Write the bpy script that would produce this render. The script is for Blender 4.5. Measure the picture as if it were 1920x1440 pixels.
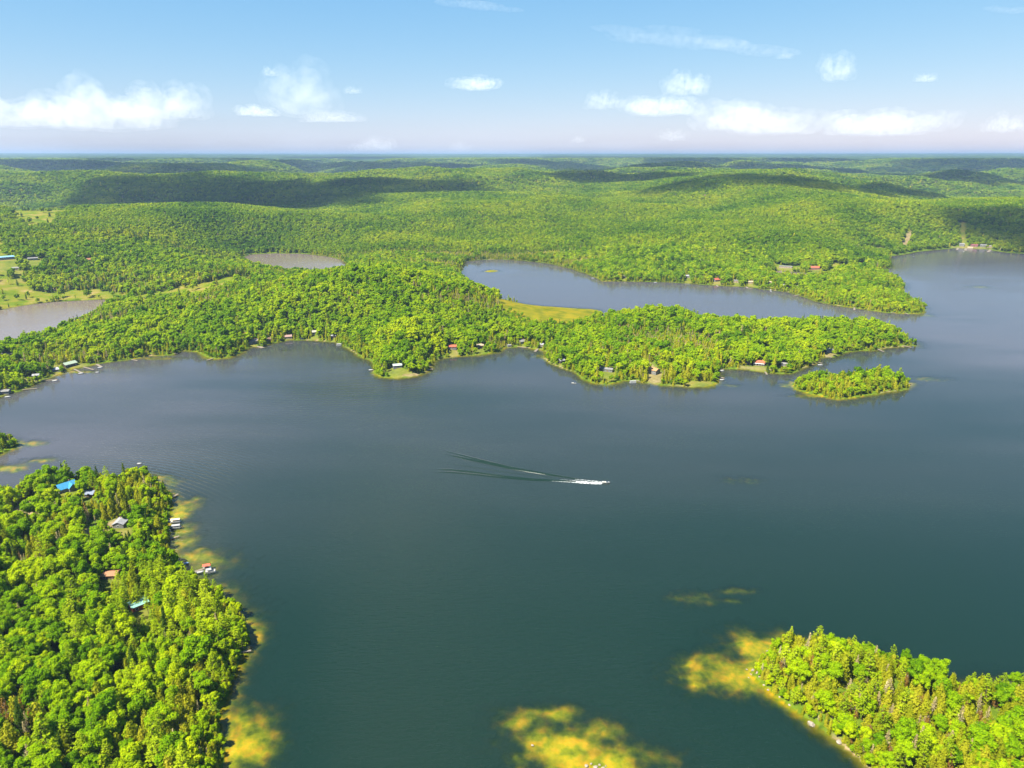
import bpy, math, random
import numpy as np
from mathutils import Vector

# ------------------------------------------------------------------ camera, sky, sun, exposure
sc = bpy.context.scene
COL = sc.collection
for o in list(bpy.data.objects):
    bpy.data.objects.remove(o)
H = 240.0                      # drone height above the lake (m)
F = 1331.0                     # focal length in photo pixels (24 mm equivalent)
PITCH = math.radians(17.83)
cam_d = bpy.data.cameras.new('camera')
cam_d.sensor_fit = 'HORIZONTAL'
cam_d.sensor_width = 36.0
cam_d.lens = 36.0 * F / 1920.0
cam_d.clip_start = 1.0
cam_d.clip_end = 300000.0
cam = bpy.data.objects.new('camera', cam_d)
COL.objects.link(cam)
cam.location = (0, 0, H)
cam.rotation_euler = (math.pi / 2 - PITCH, 0, 0)
sc.camera = cam

SUN_EL = math.radians(56)
SUN_AZ = math.radians(233)     # compass bearing of the sun, 0 = +Y (straight ahead), clockwise
S = Vector((math.sin(SUN_AZ) * math.cos(SUN_EL), math.cos(SUN_AZ) * math.cos(SUN_EL), math.sin(SUN_EL)))
world = bpy.data.worlds.new('World')
sc.world = world
world.use_nodes = True
wn = world.node_tree.nodes
wl = world.node_tree.links
for n in list(wn):
    wn.remove(n)
sky = wn.new('ShaderNodeTexSky')
sky.sky_type = 'NISHITA'
sky.sun_disc = False
sky.sun_elevation = SUN_EL
sky.sun_rotation = SUN_AZ
sky.air_density = 1.0
sky.dust_density = 0.3
sky.ozone_density = 3.0
sky.altitude = 300
bg = wn.new('ShaderNodeBackground')
bg.inputs['Strength'].default_value = 0.057
wo = wn.new('ShaderNodeOutputWorld')
# the camera's colour profile: one tone curve per channel over the whole sky
sp = wn.new('ShaderNodeSeparateColor')
cm = wn.new('ShaderNodeCombineColor')
wl.new(sky.outputs[0], sp.inputs[0])
for ch, (gain, power) in enumerate(((0.60, 1.08), (1.42, 0.6), (2.90, 0.3))):
    pw = wn.new('ShaderNodeMath')
    pw.operation = 'POWER'
    pw.inputs[1].default_value = power
    ml = wn.new('ShaderNodeMath')
    ml.operation = 'MULTIPLY'
    ml.inputs[1].default_value = gain
    wl.new(sp.outputs[ch], pw.inputs[0])
    wl.new(pw.outputs[0], ml.inputs[0])
    wl.new(ml.outputs[0], cm.inputs[ch])
wl.new(cm.outputs[0], bg.inputs['Color'])
wl.new(bg.outputs[0], wo.inputs['Surface'])

sun_d = bpy.data.lights.new('sun', 'SUN')
sun_d.energy = 5.0
sun_d.angle = math.radians(0.53)
sun_d.color = (1.0, 0.95, 0.82)
sun = bpy.data.objects.new('sun', sun_d)
COL.objects.link(sun)
sun.rotation_euler = (-S).to_track_quat('-Z', 'Y').to_euler()
sun.location = (0, 0, 5000)

sc.view_settings.view_transform = 'Standard'
sc.view_settings.look = 'None'
sc.view_settings.gamma = 1.0
sc.view_settings.use_curve_mapping = False
sc.view_settings.exposure = 1.7
cy = sc.cycles
cy.max_bounces = 24
cy.diffuse_bounces = 3
cy.glossy_bounces = 2
cy.transmission_bounces = 3
cy.transparent_max_bounces = 12
cy.volume_bounces = 20
cy.use_denoising = True
cy.denoiser = 'OPENIMAGEDENOISE'
cy.use_adaptive_sampling = False
cy.sample_clamp_direct = 2.0
cy.sample_clamp_indirect = 1.5
cy.caustics_reflective = False
cy.caustics_refractive = False

# ------------------------------------------------------------------ helpers
RNG = np.random.default_rng(7)
random.seed(7)
CP, SP = math.cos(PITCH), math.sin(PITCH)


def P(px, py, z=0.0):
    """photo pixel -> point on the horizontal plane at height z (distance comes from what it touches)"""
    u = (px - 960.0) / F
    v = (720.0 - py) / F
    dy = CP + v * SP
    dz = -SP + v * CP
    t = (z - H) / dz
    return (u * t, dy * t)


def noise2(x, y, seed=0):
    xi = np.floor(x).astype(np.int64)
    yi = np.floor(y).astype(np.int64)
    fx = x - xi
    fy = y - yi
    fx = fx * fx * fx * (fx * (fx * 6 - 15) + 10)
    fy = fy * fy * fy * (fy * (fy * 6 - 15) + 10)

    def h(a, b):
        n = (a * 374761393 + b * 668265263 + seed * 1442695041) & 0xFFFFFFFF
        n = ((n ^ (n >> 13)) * 1274126177) & 0xFFFFFFFF
        n = (n ^ (n >> 16)) & 0xFFFFFFFF
        return n.astype(np.float64) / 4294967295.0
    a = h(xi, yi) * (1 - fx) + h(xi + 1, yi) * fx
    b = h(xi, yi + 1) * (1 - fx) + h(xi + 1, yi + 1) * fx
    return a * (1 - fy) + b * fy


def fbm(x, y, scale, octaves=4, seed=0, gain=0.5):
    t = 0.0
    amp = 1.0
    tot = 0.0
    for i in range(octaves):
        t = t + amp * noise2(x / scale + 17.3 * i, y / scale - 9.1 * i, seed + i)
        tot += amp
        amp *= gain
        scale *= 0.5
    return t / tot


def sstep(a, b, x):
    t = np.clip((x - a) / (b - a), 0, 1)
    return t * t * (3 - 2 * t)


def poly(pts):
    """pixel list, entries (px,py) on the water plane, (px,py,h) for a point hidden under a tree top of height h, ('w',x,y) in metres"""
    out = []
    for p in pts:
        if p[0] == 'w':
            out.append((p[1], p[2]))
        else:
            out.append(P(p[0], p[1], p[2] if len(p) > 2 else 0.0))
    return np.array(out)


def inside(pg, x, y):
    r = np.zeros(x.shape, bool)
    n = len(pg)
    for i in range(n):
        x0, y0 = pg[i]
        x1, y1 = pg[(i + 1) % n]
        if y0 == y1:
            continue
        c = ((y0 > y) != (y1 > y)) & (x < (x1 - x0) * (y - y0) / (y1 - y0) + x0)
        r ^= c
    return r


def segdist(pg, x, y, closed=True):
    d2 = np.full(x.shape, 1e18)
    n = len(pg)
    for i in range(n if closed else n - 1):
        x0, y0 = pg[i]
        x1, y1 = pg[(i + 1) % n]
        ex, ey = x1 - x0, y1 - y0
        l2 = ex * ex + ey * ey + 1e-9
        t = np.clip(((x - x0) * ex + (y - y0) * ey) / l2, 0, 1)
        d2 = np.minimum(d2, (x - x0 - t * ex) ** 2 + (y - y0 - t * ey) ** 2)
    return np.sqrt(d2)


def mesh_np(name, V, Fq, mats=(), smooth=False, mat_idx=None):
    """V (n,3); Fq (m,k) faces all of k corners"""
    me = bpy.data.meshes.new(name)
    V = np.asarray(V, np.float32)
    Fq = np.asarray(Fq, np.int32)
    m, k = Fq.shape
    me.vertices.add(len(V))
    me.vertices.foreach_set('co', V.ravel())
    me.loops.add(m * k)
    me.loops.foreach_set('vertex_index', Fq.ravel())
    me.polygons.add(m)
    me.polygons.foreach_set('loop_start', np.arange(0, m * k, k, dtype=np.int32))
    me.polygons.foreach_set('loop_total', np.full(m, k, np.int32))
    if smooth:
        me.polygons.foreach_set('use_smooth', np.ones(m, bool))
    for mt in mats:
        me.materials.append(mt)
    if mat_idx is not None:
        me.polygons.foreach_set('material_index', np.asarray(mat_idx, np.int32))
    me.update(calc_edges=True)
    me.validate()
    return me


def add_attr(me, name, vals):
    a = me.attributes.new(name, 'FLOAT', 'POINT')
    a.data.foreach_set('value', np.asarray(vals, np.float32))


class MB:
    """collects shapes, builds one mesh object"""
    def __init__(self):
        self.v = []
        self.f = []

    def add(self, V, Fc):
        b = len(self.v)
        self.v += [tuple(p) for p in V]
        self.f += [tuple(i + b for i in f) for f in Fc]
        return self

    def box(self, x0, x1, y0, y1, z0, z1):
        V = [(x0, y0, z0), (x1, y0, z0), (x1, y1, z0), (x0, y1, z0), (x0, y0, z1), (x1, y0, z1), (x1, y1, z1), (x0, y1, z1)]
        return self.add(V, [(0, 3, 2, 1), (4, 5, 6, 7), (0, 1, 5, 4), (1, 2, 6, 5), (2, 3, 7, 6), (3, 0, 4, 7)])

    def prism(self, ring, z0, z1):
        n = len(ring)
        V = [(x, y, z0) for x, y in ring] + [(x, y, z1) for x, y in ring]
        return self.add(V, [tuple(range(n - 1, -1, -1)), tuple(range(n, 2 * n))] + [(i, (i + 1) % n, n + (i + 1) % n, n + i) for i in range(n)])

    def tube(self, pts, rad, n=6):
        V = []
        Fc = []
        pts = [Vector(p) for p in pts]
        for i, p in enumerate(pts):
            d = (pts[min(i + 1, len(pts) - 1)] - pts[max(i - 1, 0)]).normalized()
            a = d.orthogonal().normalized()
            b = d.cross(a)
            r = rad[i] if isinstance(rad, (list, tuple)) else rad
            for k in range(n):
                t = 2 * math.pi * k / n
                V.append(p + a * math.cos(t) * r + b * math.sin(t) * r)
        for i in range(len(pts) - 1):
            for k in range(n):
                Fc.append((i * n + k, i * n + (k + 1) % n, (i + 1) * n + (k + 1) % n, (i + 1) * n + k))
        Fc.append(tuple(range(n - 1, -1, -1)))
        Fc.append(tuple(range((len(pts) - 1) * n, len(pts) * n)))
        return self.add(V, Fc)

    def mesh(self, name, mat, smooth=False):
        me = bpy.data.meshes.new(name)
        me.from_pydata(self.v, [], self.f)
        me.materials.append(mat)
        if smooth:
            me.polygons.foreach_set('use_smooth', np.ones(len(me.polygons), bool))
        me.update()
        return me

    def build(self, name, mat, parent=None, smooth=False, loc=None):
        return link(name, self.mesh(name, mat, smooth), parent, loc)


def link(name, data, parent=None, loc=None):
    o = bpy.data.objects.new(name, data)
    COL.objects.link(o)
    if parent is not None:
        o.parent = parent
    if loc is not None:
        o.location = loc
    return o


def tag(o, label=None, cat=None, group=None, kind=None):
    if label:
        o['label'] = label
    if cat:
        o['category'] = cat
    if group:
        o['group'] = group
    if kind:
        o['kind'] = kind
    return o


def empty(name, loc, rz=0.0):
    o = link(name, None)
    o.location = loc
    o.rotation_euler = (0, 0, rz)
    return o


# ------------------------------------------------------------------ materials
def new_mat(name):
    m = bpy.data.materials.new(name)
    m.use_nodes = True
    nt = m.node_tree
    for n in list(nt.nodes):
        nt.nodes.remove(n)
    out = nt.nodes.new('ShaderNodeOutputMaterial')
    return m, nt, nt.nodes, nt.links, out


def ramp(nodes, stops):
    r = nodes.new('ShaderNodeValToRGB')
    e = r.color_ramp.elements
    while len(e) < len(stops):
        e.new(0.5)
    for i, (p, c) in enumerate(stops):
        e[i].position = p
        e[i].color = (*c, 1)
    return r


def math_node(nodes, links, op, a, b=None, c=None, clamp=False):
    m = nodes.new('ShaderNodeMath')
    m.operation = op
    m.use_clamp = clamp
    for i, v in enumerate((a, b, c)):
        if v is None:
            continue
        if isinstance(v, (int, float)):
            m.inputs[i].default_value = v
        else:
            links.new(v, m.inputs[i])
    return m.outputs[0]


def mixcol(nodes, links, fac, a, b):
    m = nodes.new('ShaderNodeMix')
    m.data_type = 'RGBA'
    for inp, v in ((m.inputs[0], fac), (m.inputs[6], a), (m.inputs[7], b)):
        if isinstance(v, (int, float)):
            inp.default_value = v
        elif isinstance(v, tuple):
            inp.default_value = (*v, 1)
        else:
            links.new(v, inp)
    return m.outputs[2]


def plain(name, col, rough=0.7, var=0.12, scale=1.5, metal=0.0, spec=0.3):
    """painted / weathered surface: base colour with procedural grain and wear"""
    m, nt, N, L, out = new_mat(name)
    tc = N.new('ShaderNodeTexCoord')
    nz = N.new('ShaderNodeTexNoise')
    nz.inputs['Scale'].default_value = scale
    nz.inputs['Detail'].default_value = 5
    L.new(tc.outputs['Object'], nz.inputs['Vector'])
    lo = tuple(max(0, c * (1 - var * 2)) for c in col)
    hi = tuple(min(1, c * (1 + var)) for c in col)
    r = ramp(N, [(0.3, lo), (0.7, hi)])
    L.new(nz.outputs[0], r.inputs[0])
    b = N.new('ShaderNodeBsdfPrincipled')
    L.new(r.outputs[0], b.inputs['Base Color'])
    b.inputs['Roughness'].default_value = rough
    b.inputs['Metallic'].default_value = metal
    b.inputs['Specular IOR Level'].default_value = spec
    L.new(b.outputs[0], out.inputs[0])
    return m


def leaf_mat(name, stops, transl=0.46, stand=0.35, size=90.0):
    """foliage: colour per tree (its place in the stand + its own chance) and per leaf clump"""
    m, nt, N, L, out = new_mat(name)
    oi = N.new('ShaderNodeObjectInfo')
    sca = N.new('ShaderNodeVectorMath')
    sca.operation = 'SCALE'
    sca.inputs[3].default_value = 1.0 / size
    L.new(oi.outputs['Location'], sca.inputs[0])
    nz = N.new('ShaderNodeTexNoise')
    nz.inputs['Detail'].default_value = 2
    nz.inputs['Scale'].default_value = 1.0
    L.new(sca.outputs[0], nz.inputs['Vector'])
    wn_ = N.new('ShaderNodeTexWhiteNoise')
    wn_.noise_dimensions = '3D'
    L.new(oi.outputs['Location'], wn_.inputs['Vector'])
    at = N.new('ShaderNodeAttribute')
    at.attribute_name = 'leaf'
    nn = math_node(N, L, 'MULTIPLY_ADD', nz.outputs[0], 2.4, -0.7, clamp=True)
    v = math_node(N, L, 'MULTIPLY', nn, stand)
    v = math_node(N, L, 'MULTIPLY_ADD', wn_.outputs['Value'], 0.78 - stand, v)
    v = math_node(N, L, 'MULTIPLY_ADD', at.outputs['Fac'], 0.26, v)
    r = ramp(N, stops)
    L.new(v, r.inputs[0])
    d = N.new('ShaderNodeBsdfDiffuse')
    t = N.new('ShaderNodeBsdfTranslucent')
    L.new(r.outputs[0], d.inputs['Color'])
    L.new(r.outputs[0], t.inputs['Color'])
    mx = N.new('ShaderNodeMixShader')
    mx.inputs[0].default_value = transl
    L.new(d.outputs[0], mx.inputs[1])
    L.new(t.outputs[0], mx.inputs[2])
    L.new(mx.outputs[0], out.inputs[0])
    return m


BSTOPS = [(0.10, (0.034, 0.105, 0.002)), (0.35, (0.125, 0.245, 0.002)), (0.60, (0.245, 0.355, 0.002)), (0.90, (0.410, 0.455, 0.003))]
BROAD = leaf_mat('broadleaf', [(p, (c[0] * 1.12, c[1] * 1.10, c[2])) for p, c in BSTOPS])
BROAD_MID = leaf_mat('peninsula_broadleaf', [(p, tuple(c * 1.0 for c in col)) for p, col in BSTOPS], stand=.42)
BROAD_HILL = leaf_mat('hill_broadleaf', [(p, tuple(c * .76 for c in col)) for p, col in BSTOPS], size=200.0, stand=0.5)  # darker copy: self-shadow of the far crowns put into the leaf colour
PINE = leaf_mat('pine_needles', [(0.0, (0.117, 0.189, 0.006)), (0.5, (0.260, 0.344, 0.006)), (1.0, (0.416, 0.472, 0.015))])
CEDAR = leaf_mat('cedar_scales', [(0.0, (0.120, 0.150, 0.006)), (0.4, (0.260, 0.290, 0.008)), (0.7, (0.380, 0.370, 0.015)), (1.0, (0.450, 0.380, 0.040))])
SPRUCE = leaf_mat('spruce_needles', [(0.0, (0.039, 0.085, 0.010)), (0.5, (0.085, 0.143, 0.012)), (1.0, (0.156, 0.195, 0.015))])
TWIG = leaf_mat('dead_twigs', [(0.0, (0.20, 0.15, 0.06)), (0.5, (0.36, 0.29, 0.13)), (1.0, (0.48, 0.40, 0.22))], transl=0.2)
RUSTY = leaf_mat('browned_needles', [(0.0, (0.10, 0.055, 0.015)), (0.5, (0.19, 0.10, 0.02)), (1.0, (0.25, 0.16, 0.03))], transl=0.2)
BARK = plain('bark', (0.12, 0.085, 0.06), 0.95, 0.25, 3.0)
DEADWOOD = plain('dead_wood', (0.30, 0.25, 0.20), 0.95, 0.2, 3.0)

# ------------------------------------------------------------------ shores (traced from the photograph on the water plane)
FRONT = [(-250, 812), (-80, 768), (0, 745), (15, 738), (35, 733), (55, 724), (75, 717), (100, 705), (130, 692), (165, 686), (190, 681), (235, 675), (280, 667), (300, 666), (325, 665), (340, 657), (372, 660), (385, 668), (400, 673), (430, 671), (455, 660), (470, 650), (492, 651), (505, 645), (520, 642), (545, 638), (570, 638), (600, 640), (632, 642), (645, 650), (655, 655), (665, 661), (677, 671), (690, 675), (700, 682), (700, 698), (715, 707), (745, 711), (780, 706), (800, 697), (808, 686), (814, 677), (830, 672), (860, 668), (900, 665), (935, 660), (945, 652), (975, 650), (1000, 654), (1020, 657), (1030, 662), (1022, 672), (1032, 681), (1052, 690), (1075, 697), (1088, 710), (1110, 719), (1140, 721), (1158, 716), (1168, 712), (1195, 715), (1222, 718), (1240, 722), (1270, 723), (1300, 726), (1325, 725), (1345, 718), (1350, 708), (1347, 698), (1354, 692), (1375, 692), (1400, 694), (1432, 699), (1460, 702), (1483, 701), (1500, 694), (1513, 688), (1530, 680), (1536, 671), (1560, 670), (1582, 662), (1610, 658), (1640, 657), (1660, 652), (1690, 650), (1708, 648), (1717, 641)]
BACK = [(1719, 630, 14), (1700, 611, 16), (1660, 593, 20), (1610, 583, 26), (1550, 578, 28), (1480, 583, 24), (1420, 589, 20), (1340, 583, 20), (1290, 571, 22), (1250, 568, 24), (1210, 563, 28), (1170, 573, 22), (1135, 583, 10), (1120, 581), (1060, 577), (1000, 572), (955, 566), (944, 560, 6), (930, 551, 14), (900, 531, 14), (872, 521, 8), (864, 511)]
INLET_N = [(868, 498), (874, 490), (900, 487), (940, 486), (985, 489), (1030, 494), (1070, 503), (1100, 513), (1120, 522), (1130, 527), (1200, 528), (1250, 529), (1300, 532), (1340, 535), (1400, 538), (1440, 543), (1480, 548), (1500, 555), (1530, 565), (1570, 573), (1620, 580), (1660, 586), (1700, 588), (1728, 587), (1738, 578), (1730, 564, 10), (1706, 557, 8), (1690, 552), (1660, 550), (1652, 547), (1680, 545), (1697, 541), (1699, 530, 10), (1690, 519, 10), (1650, 509, 4), (1638, 507), (1650, 505), (1668, 502), (1671, 492, 6), (1668, 480), (1690, 478), (1720, 472), (1760, 468), (1790, 465), (1850, 467), (1862, 470), (1890, 474), (1925, 476), (2000, 480), (2100, 484)]
W_MAIN = poly(FRONT + BACK + INLET_N + [('w', 2600, 1500), ('w', 2800, -1200), ('w', -1500, -1200), ('w', -1500, 420)])
POND_L = poly([(-160, 600), (-60, 592), (0, 581), (30, 575), (60, 570), (100, 566), (160, 563), (205, 561), (215, 563, 4), (185, 571, 10), (160, 582, 14), (130, 594, 14), (105, 607, 14), (60, 624, 14), (0, 634, 14), (-160, 650, 14)])
POND_M = poly([(452, 483), (470, 477), (520, 475), (570, 476), (612, 480), (640, 487), (652, 497), (645, 502, 8), (600, 506, 12), (550, 503, 14), (510, 497, 14), (470, 490, 10)])
LAGOON = poly([(1438, 509), (1465, 507), (1500, 511), (1540, 516), (1558, 517), (1556, 521, 3), (1510, 522, 5), (1470, 518, 5), (1445, 513, 4)])
FARPOND = poly([(1528, 387), (1540, 388), (1556, 392), (1550, 394), (1535, 391)])
WATERS = [W_MAIN, POND_L, POND_M, LAGOON, FARPOND]
LAND_A = poly([(-20, 912, 6), (18, 906, 10), (45, 886, 12), (80, 872, 12), (110, 869, 12), (160, 869, 13), (220, 880, 12), (255, 884), (290, 905), (316, 930), (321, 958), (316, 985), (316, 1015), (325, 1045), (345, 1073), (375, 1090), (408, 1112), (425, 1125), (452, 1150), (469, 1180), (466, 1210), (447, 1240), (434, 1262), (427, 1290), (420, 1320), (410, 1345), (416, 1375), (425, 1405), (420, 1440), (405, 1500), (380, 1640), ('w', -110, 60), ('w', -700, 40), ('w', -900, 250), (-160, 960)])
LAND_B = poly([(44, 834), (30, 840), (0, 851), (-90, 880), (-300, 905), (-420, 850), (-300, 800, 6), (-60, 800, 10), (0, 803, 10), (30, 810, 9), (42, 824, 5)])
LAND_C = poly([(1414, 1262), (1428, 1236), (1448, 1214), (1472, 1197), (1500, 1190, 6), (1530, 1182, 10), (1600, 1184, 11), (1680, 1203, 12), (1740, 1223, 12), (1800, 1247, 12), (1880, 1243, 14), (1960, 1243, 14), (2250, 1300, 12), ('w', 420, 180), ('w', 330, 40), ('w', 190, 60), (1700, 1560), (1626, 1440), (1610, 1420), (1580, 1396), (1540, 1366), (1500, 1336), (1452, 1300), (1427, 1277)])
ISLE = poly([(1482, 714), (1490, 729), (1520, 739), (1570, 748), (1600, 745), (1640, 739), (1680, 733), (1704, 728), (1709, 719), (1700, 708, 8), (1665, 690, 10), (1640, 692, 10), (1600, 694, 9), (1560, 698, 9), (1510, 697, 9), (1490, 705, 8)])
MARSHISLE = poly([(905, 509), (918, 506), (932, 507), (934, 509), (920, 511)])
LANDS = [LAND_A, LAND_B, LAND_C, ISLE, MARSHISLE]
# open grass / marsh (no trees)
MARSHES = [poly([(938, 565), (985, 565), (1060, 572), (1135, 577), (1142, 612), (1050, 622), (985, 620), (940, 606)]),
           poly([(18, 440), (60, 437), (130, 446), (145, 456), (118, 470), (112, 486), (60, 492), (40, 470), (20, 455)]),
           poly([(-40, 500), (30, 505), (28, 545), (60, 555), (160, 552), (260, 556), (380, 549), (470, 540), (470, 560), (380, 572), (260, 577), (205, 572), (100, 566), (40, 574), (0, 583), (-40, 586)]),
           poly([(820, 507), (866, 505), (866, 512), (840, 513)]),
           poly([(1450, 504), (1500, 508), (1560, 514), (1600, 509), (1640, 505), (1640, 500), (1590, 504), (1540, 510), (1500, 506), (1460, 501)]),
           MARSHISLE]

# hills: (photo px, photo py of the tree-top silhouette, distance, rx, ry)
HILLS = [(700, 524, 1100, 190, 120), (820, 542, 1080, 110, 100), (590, 548, 1060, 120, 110), (600, 600, 900, 90, 90), (760, 610, 860, 110, 80), (385, 428, 2250, 300, 300), (560, 440, 2150, 240, 240), (230, 448, 2300, 220, 220),
         (880, 338, 4300, 800, 500), (620, 366, 3300, 500, 400), (1300, 378, 3000, 700, 600), (1120, 400, 2500, 500, 500), (1470, 395, 2500, 330, 450), (1850, 388, 3300, 700, 500), (1920, 425, 2300, 200, 260),
         (120, 300, 9500, 1800, 900), (400, 312, 8200, 1500, 800), (1285, 298, 10000, 800, 700), (1700, 303, 11500, 1500, 700),
         (1600, 580, 1010, 130, 60), (1210, 563, 1040, 90, 70), (1450, 600, 960, 160, 60), (1120, 630, 900, 60, 60), (330, 620, 900, 100, 70), (180, 430, 2600, 500, 300)]


def ramp_z(d):
    return np.interp(d, [0, 1500, 2500, 4500, 7000, 10000, 20000, 32000, 45000], [0, 0, 2, 14, 36, 70, 140, 185, 200])


HP = []
for (px, py, D, rx, ry) in HILLS:
    dep = PITCH - math.atan((720 - py) / F)
    z = H - D * math.tan(dep) - 14
    v = (720 - py) / F
    x = D * ((px - 960) / F) / (CP + v * SP)
    HP.append((x, D, max(z, 0) - float(ramp_z(D)) * 0.9, rx, ry))
# shoals: (px, py, radius across, radius deep, water depth over the crest)
SHOALS = [(1122, 1436, 22, 13, 0.10), (1065, 1405, 20, 12, 0.4), (980, 1352, 11, 8, 0.7), (1045, 1340, 9, 6, 0.8), (1010, 1385, 13, 9, 0.7), (1120, 1372, 13, 8, 1.0), (1190, 1420, 18, 9, 1.6),
          (1375, 1265, 24, 13, 0.4), (1425, 1215, 16, 12, 0.6), (1345, 1235, 14, 9, 1.4), (1375, 1108, 12, 4, 1.6), (1375, 1125, 7, 3, 1.5), (1300, 1120, 16, 8, 2.4), (1395, 1190, 16, 8, 1.8),
          (340, 952, 12, 14, 0.5), (335, 965, 9, 9, 0.5), (333, 1000, 9, 14, 0.9), (342, 1018, 10, 12, 0.8), (364, 1045, 16, 12, 0.6), (398, 1052, 16, 7, 1.2), (370, 1060, 26, 18, 1.7), (476, 1190, 8, 10, 0.7),
          (455, 1395, 14, 16, 0.35), (445, 1350, 8, 10, 0.9), (1390, 900, 16, 8, 2.6), (1490, 722, 18, 9, 0.7), (1525, 742, 25, 6, 0.8), (1740, 710, 24, 10, 1.9), (1838, 538, 26, 14, 1.2), (1730, 590, 20, 15, 1.5),
          (290, 895, 12, 9, 1.0), (320, 905, 10, 8, 1.4), (80, 862, 14, 6, 0.9), (20, 878, 16, 8, 0.4), (60, 830, 12, 8, 0.9), (1020, 668, 14, 9, 0.8), (300, 672, 30, 7, 0.8), (540, 657, 12, 4, 2.2), (1370, 722, 12, 6, 1.6), (140, 697, 30, 6, 0.6)]
SH = [(*P(px, py), a * 1.25, b * 1.25, dp * .9) for (px, py, a, b, dp) in SHOALS]


def surface(x, y):
    """returns (height of ground or lake bed, signed distance to shore [+ land], body id of water)"""
    sd = np.full(x.shape, 1e18)
    land = np.ones(x.shape, bool)
    body = np.zeros(x.shape, int)
    best = np.full(x.shape, 1e18)
    for i, w in enumerate(WATERS):
        c = inside(w, x, y)
        d = segdist(w, x, y)
        sd = np.minimum(sd, d)
        land &= ~c
        q = np.where(c, -d, d)
        body = np.where(q < best, i, body)
        best = np.minimum(best, q)
    for l in LANDS:
        c = inside(l, x, y)
        sd = np.where(c & ~land, segdist(l, x, y), np.minimum(sd, segdist(l, x, y)))
        land |= c
    sd = np.where(land, sd, -sd)
    d = np.hypot(x, y)
    near = sstep(2500, 1500, d)
    sd = sd + near * (fbm(x, y, 26, 3, 5) - 0.5) * 5.0
    # land
    p = np.maximum(sd, 0)
    z = 0.9 * (1 - np.exp(-p / 3.0)) + np.minimum(p, 160) * 0.045
    z = z + ramp_z(d) * sstep(0, 300, p)
    hills = np.zeros(x.shape)
    for (hx, hy, hz, rx, ry) in HP:
        hills = np.maximum(hills, hz * np.exp(-((x - hx) / rx) ** 2 - ((y - hy) / ry) ** 2)) if hz > 0 else hills
    hills = hills * (0.78 + 0.44 * fbm(x, y, 330, 3, 29))
    z = z + hills * sstep(0, 70, p)
    amp = np.interp(d, [0, 600, 1500, 3000, 6000, 12000, 40000], [2, 10, 36, 140, 225, 300, 340])
    n = fbm(x * .75, y, 950, 4, 11, 0.48) * 0.62 + fbm(x * .6, y, 3300, 3, 23) * 0.38
    z = z + np.maximum(n - 0.40, -0.03 + 0.1 * (n - .4)) * 2.5 * amp * sstep(0, 260, p)
    cap = np.interp(d, [0, 2500, 6000, 12000, 20000, 30000, 46000], [300, 178, 182, 186, 238, 300, 360])
    z = np.where(d > 1500, cap - 12 * np.logaddexp(0, (cap - z) / 12), z)
    z = np.where(sd > 0, np.maximum(z, 0.25 * (1 - np.exp(-p / 1.5))), z)
    # lake bed
    q = np.maximum(-sd, 0)
    lip = 0.10 + 0.25 * fbm(x, y, 60, 2, 31)
    dep = np.minimum(q * lip * 1.7, 6 + q * 0.10)
    dep = np.minimum(dep, 16)
    w = (fbm(x, y, 11, 5, 41, .7) - .5)
    for (hx, hy, a, b, dp) in SH:
        r2 = ((x - hx) / a) ** 2 + ((y - hy) / b) ** 2
        dep = np.minimum(dep, np.maximum(dp + 2.6 * r2 + w * 6.0 * np.minimum(1, .3 + r2), .04))
    z = np.where(sd > 0, z, -np.maximum(1.9 * (1 - np.exp(-dep / 1.9)), 0.02))
    return z, sd, body, np.where(sd > 0, 0, dep)


AZ = np.radians(np.linspace(-56, 56, 600))
R1 = np.exp(np.arange(math.log(110), math.log(2600), 0.0062))
R2 = np.exp(np.arange(math.log(2600) + 0.012, math.log(46000), 0.0135))
RR = np.concatenate([R1, R2])
GA, GR = np.meshgrid(AZ, RR)
GX = GR * np.sin(GA)
GY = GR * np.cos(GA)
GZ, GSD, GB, GDEP = surface(GX, GY)
GW = GZ.copy()
NA, NR = len(AZ), len(RR)
LR = np.log(RR)


def samp(G, x, y):
    d = np.hypot(x, y)
    a = np.arctan2(x, y)
    fa = np.clip((a - AZ[0]) / (AZ[1] - AZ[0]), 0, NA - 1.001)
    fr = np.clip(np.interp(np.log(np.maximum(d, 1)), LR, np.arange(NR)), 0, NR - 1.001)
    i = fr.astype(int)
    j = fa.astype(int)
    u = fr - i
    v = fa - j
    return (G[i, j] * (1 - u) + G[i + 1, j] * u) * (1 - v) + (G[i, j + 1] * (1 - u) + G[i + 1, j + 1] * u) * v


def gz(x, y):
    return float(samp(GZ, np.array([x], float), np.array([y], float))[0])


def PG(px, py):
    """photo pixel -> point on the ground surface"""
    z = 0.0
    for _ in range(12):
        x, y = P(px, py, z)
        z = 0.5 * z + 0.5 * max(gz(x, y), 0.0)
    x, y = P(px, py, z)
    return Vector((x, y, max(gz(x, y), 0)))

# ------------------------------------------------------------------ clearings, yards and tracks: (pixels ..., radius m, kind)
CLEAR = []     # (polyline in metres, radius, grass weight, sand weight)


def clearing(pix, r, grass, sand):
    pts = []
    for p in pix:
        q = PG(*p)
        pts.append((q.x, q.y))
    if len(pts) == 1:
        pts.append((pts[0][0] + 0.1, pts[0][1]))
    CLEAR.append((np.array(pts), r, grass, sand))


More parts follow.
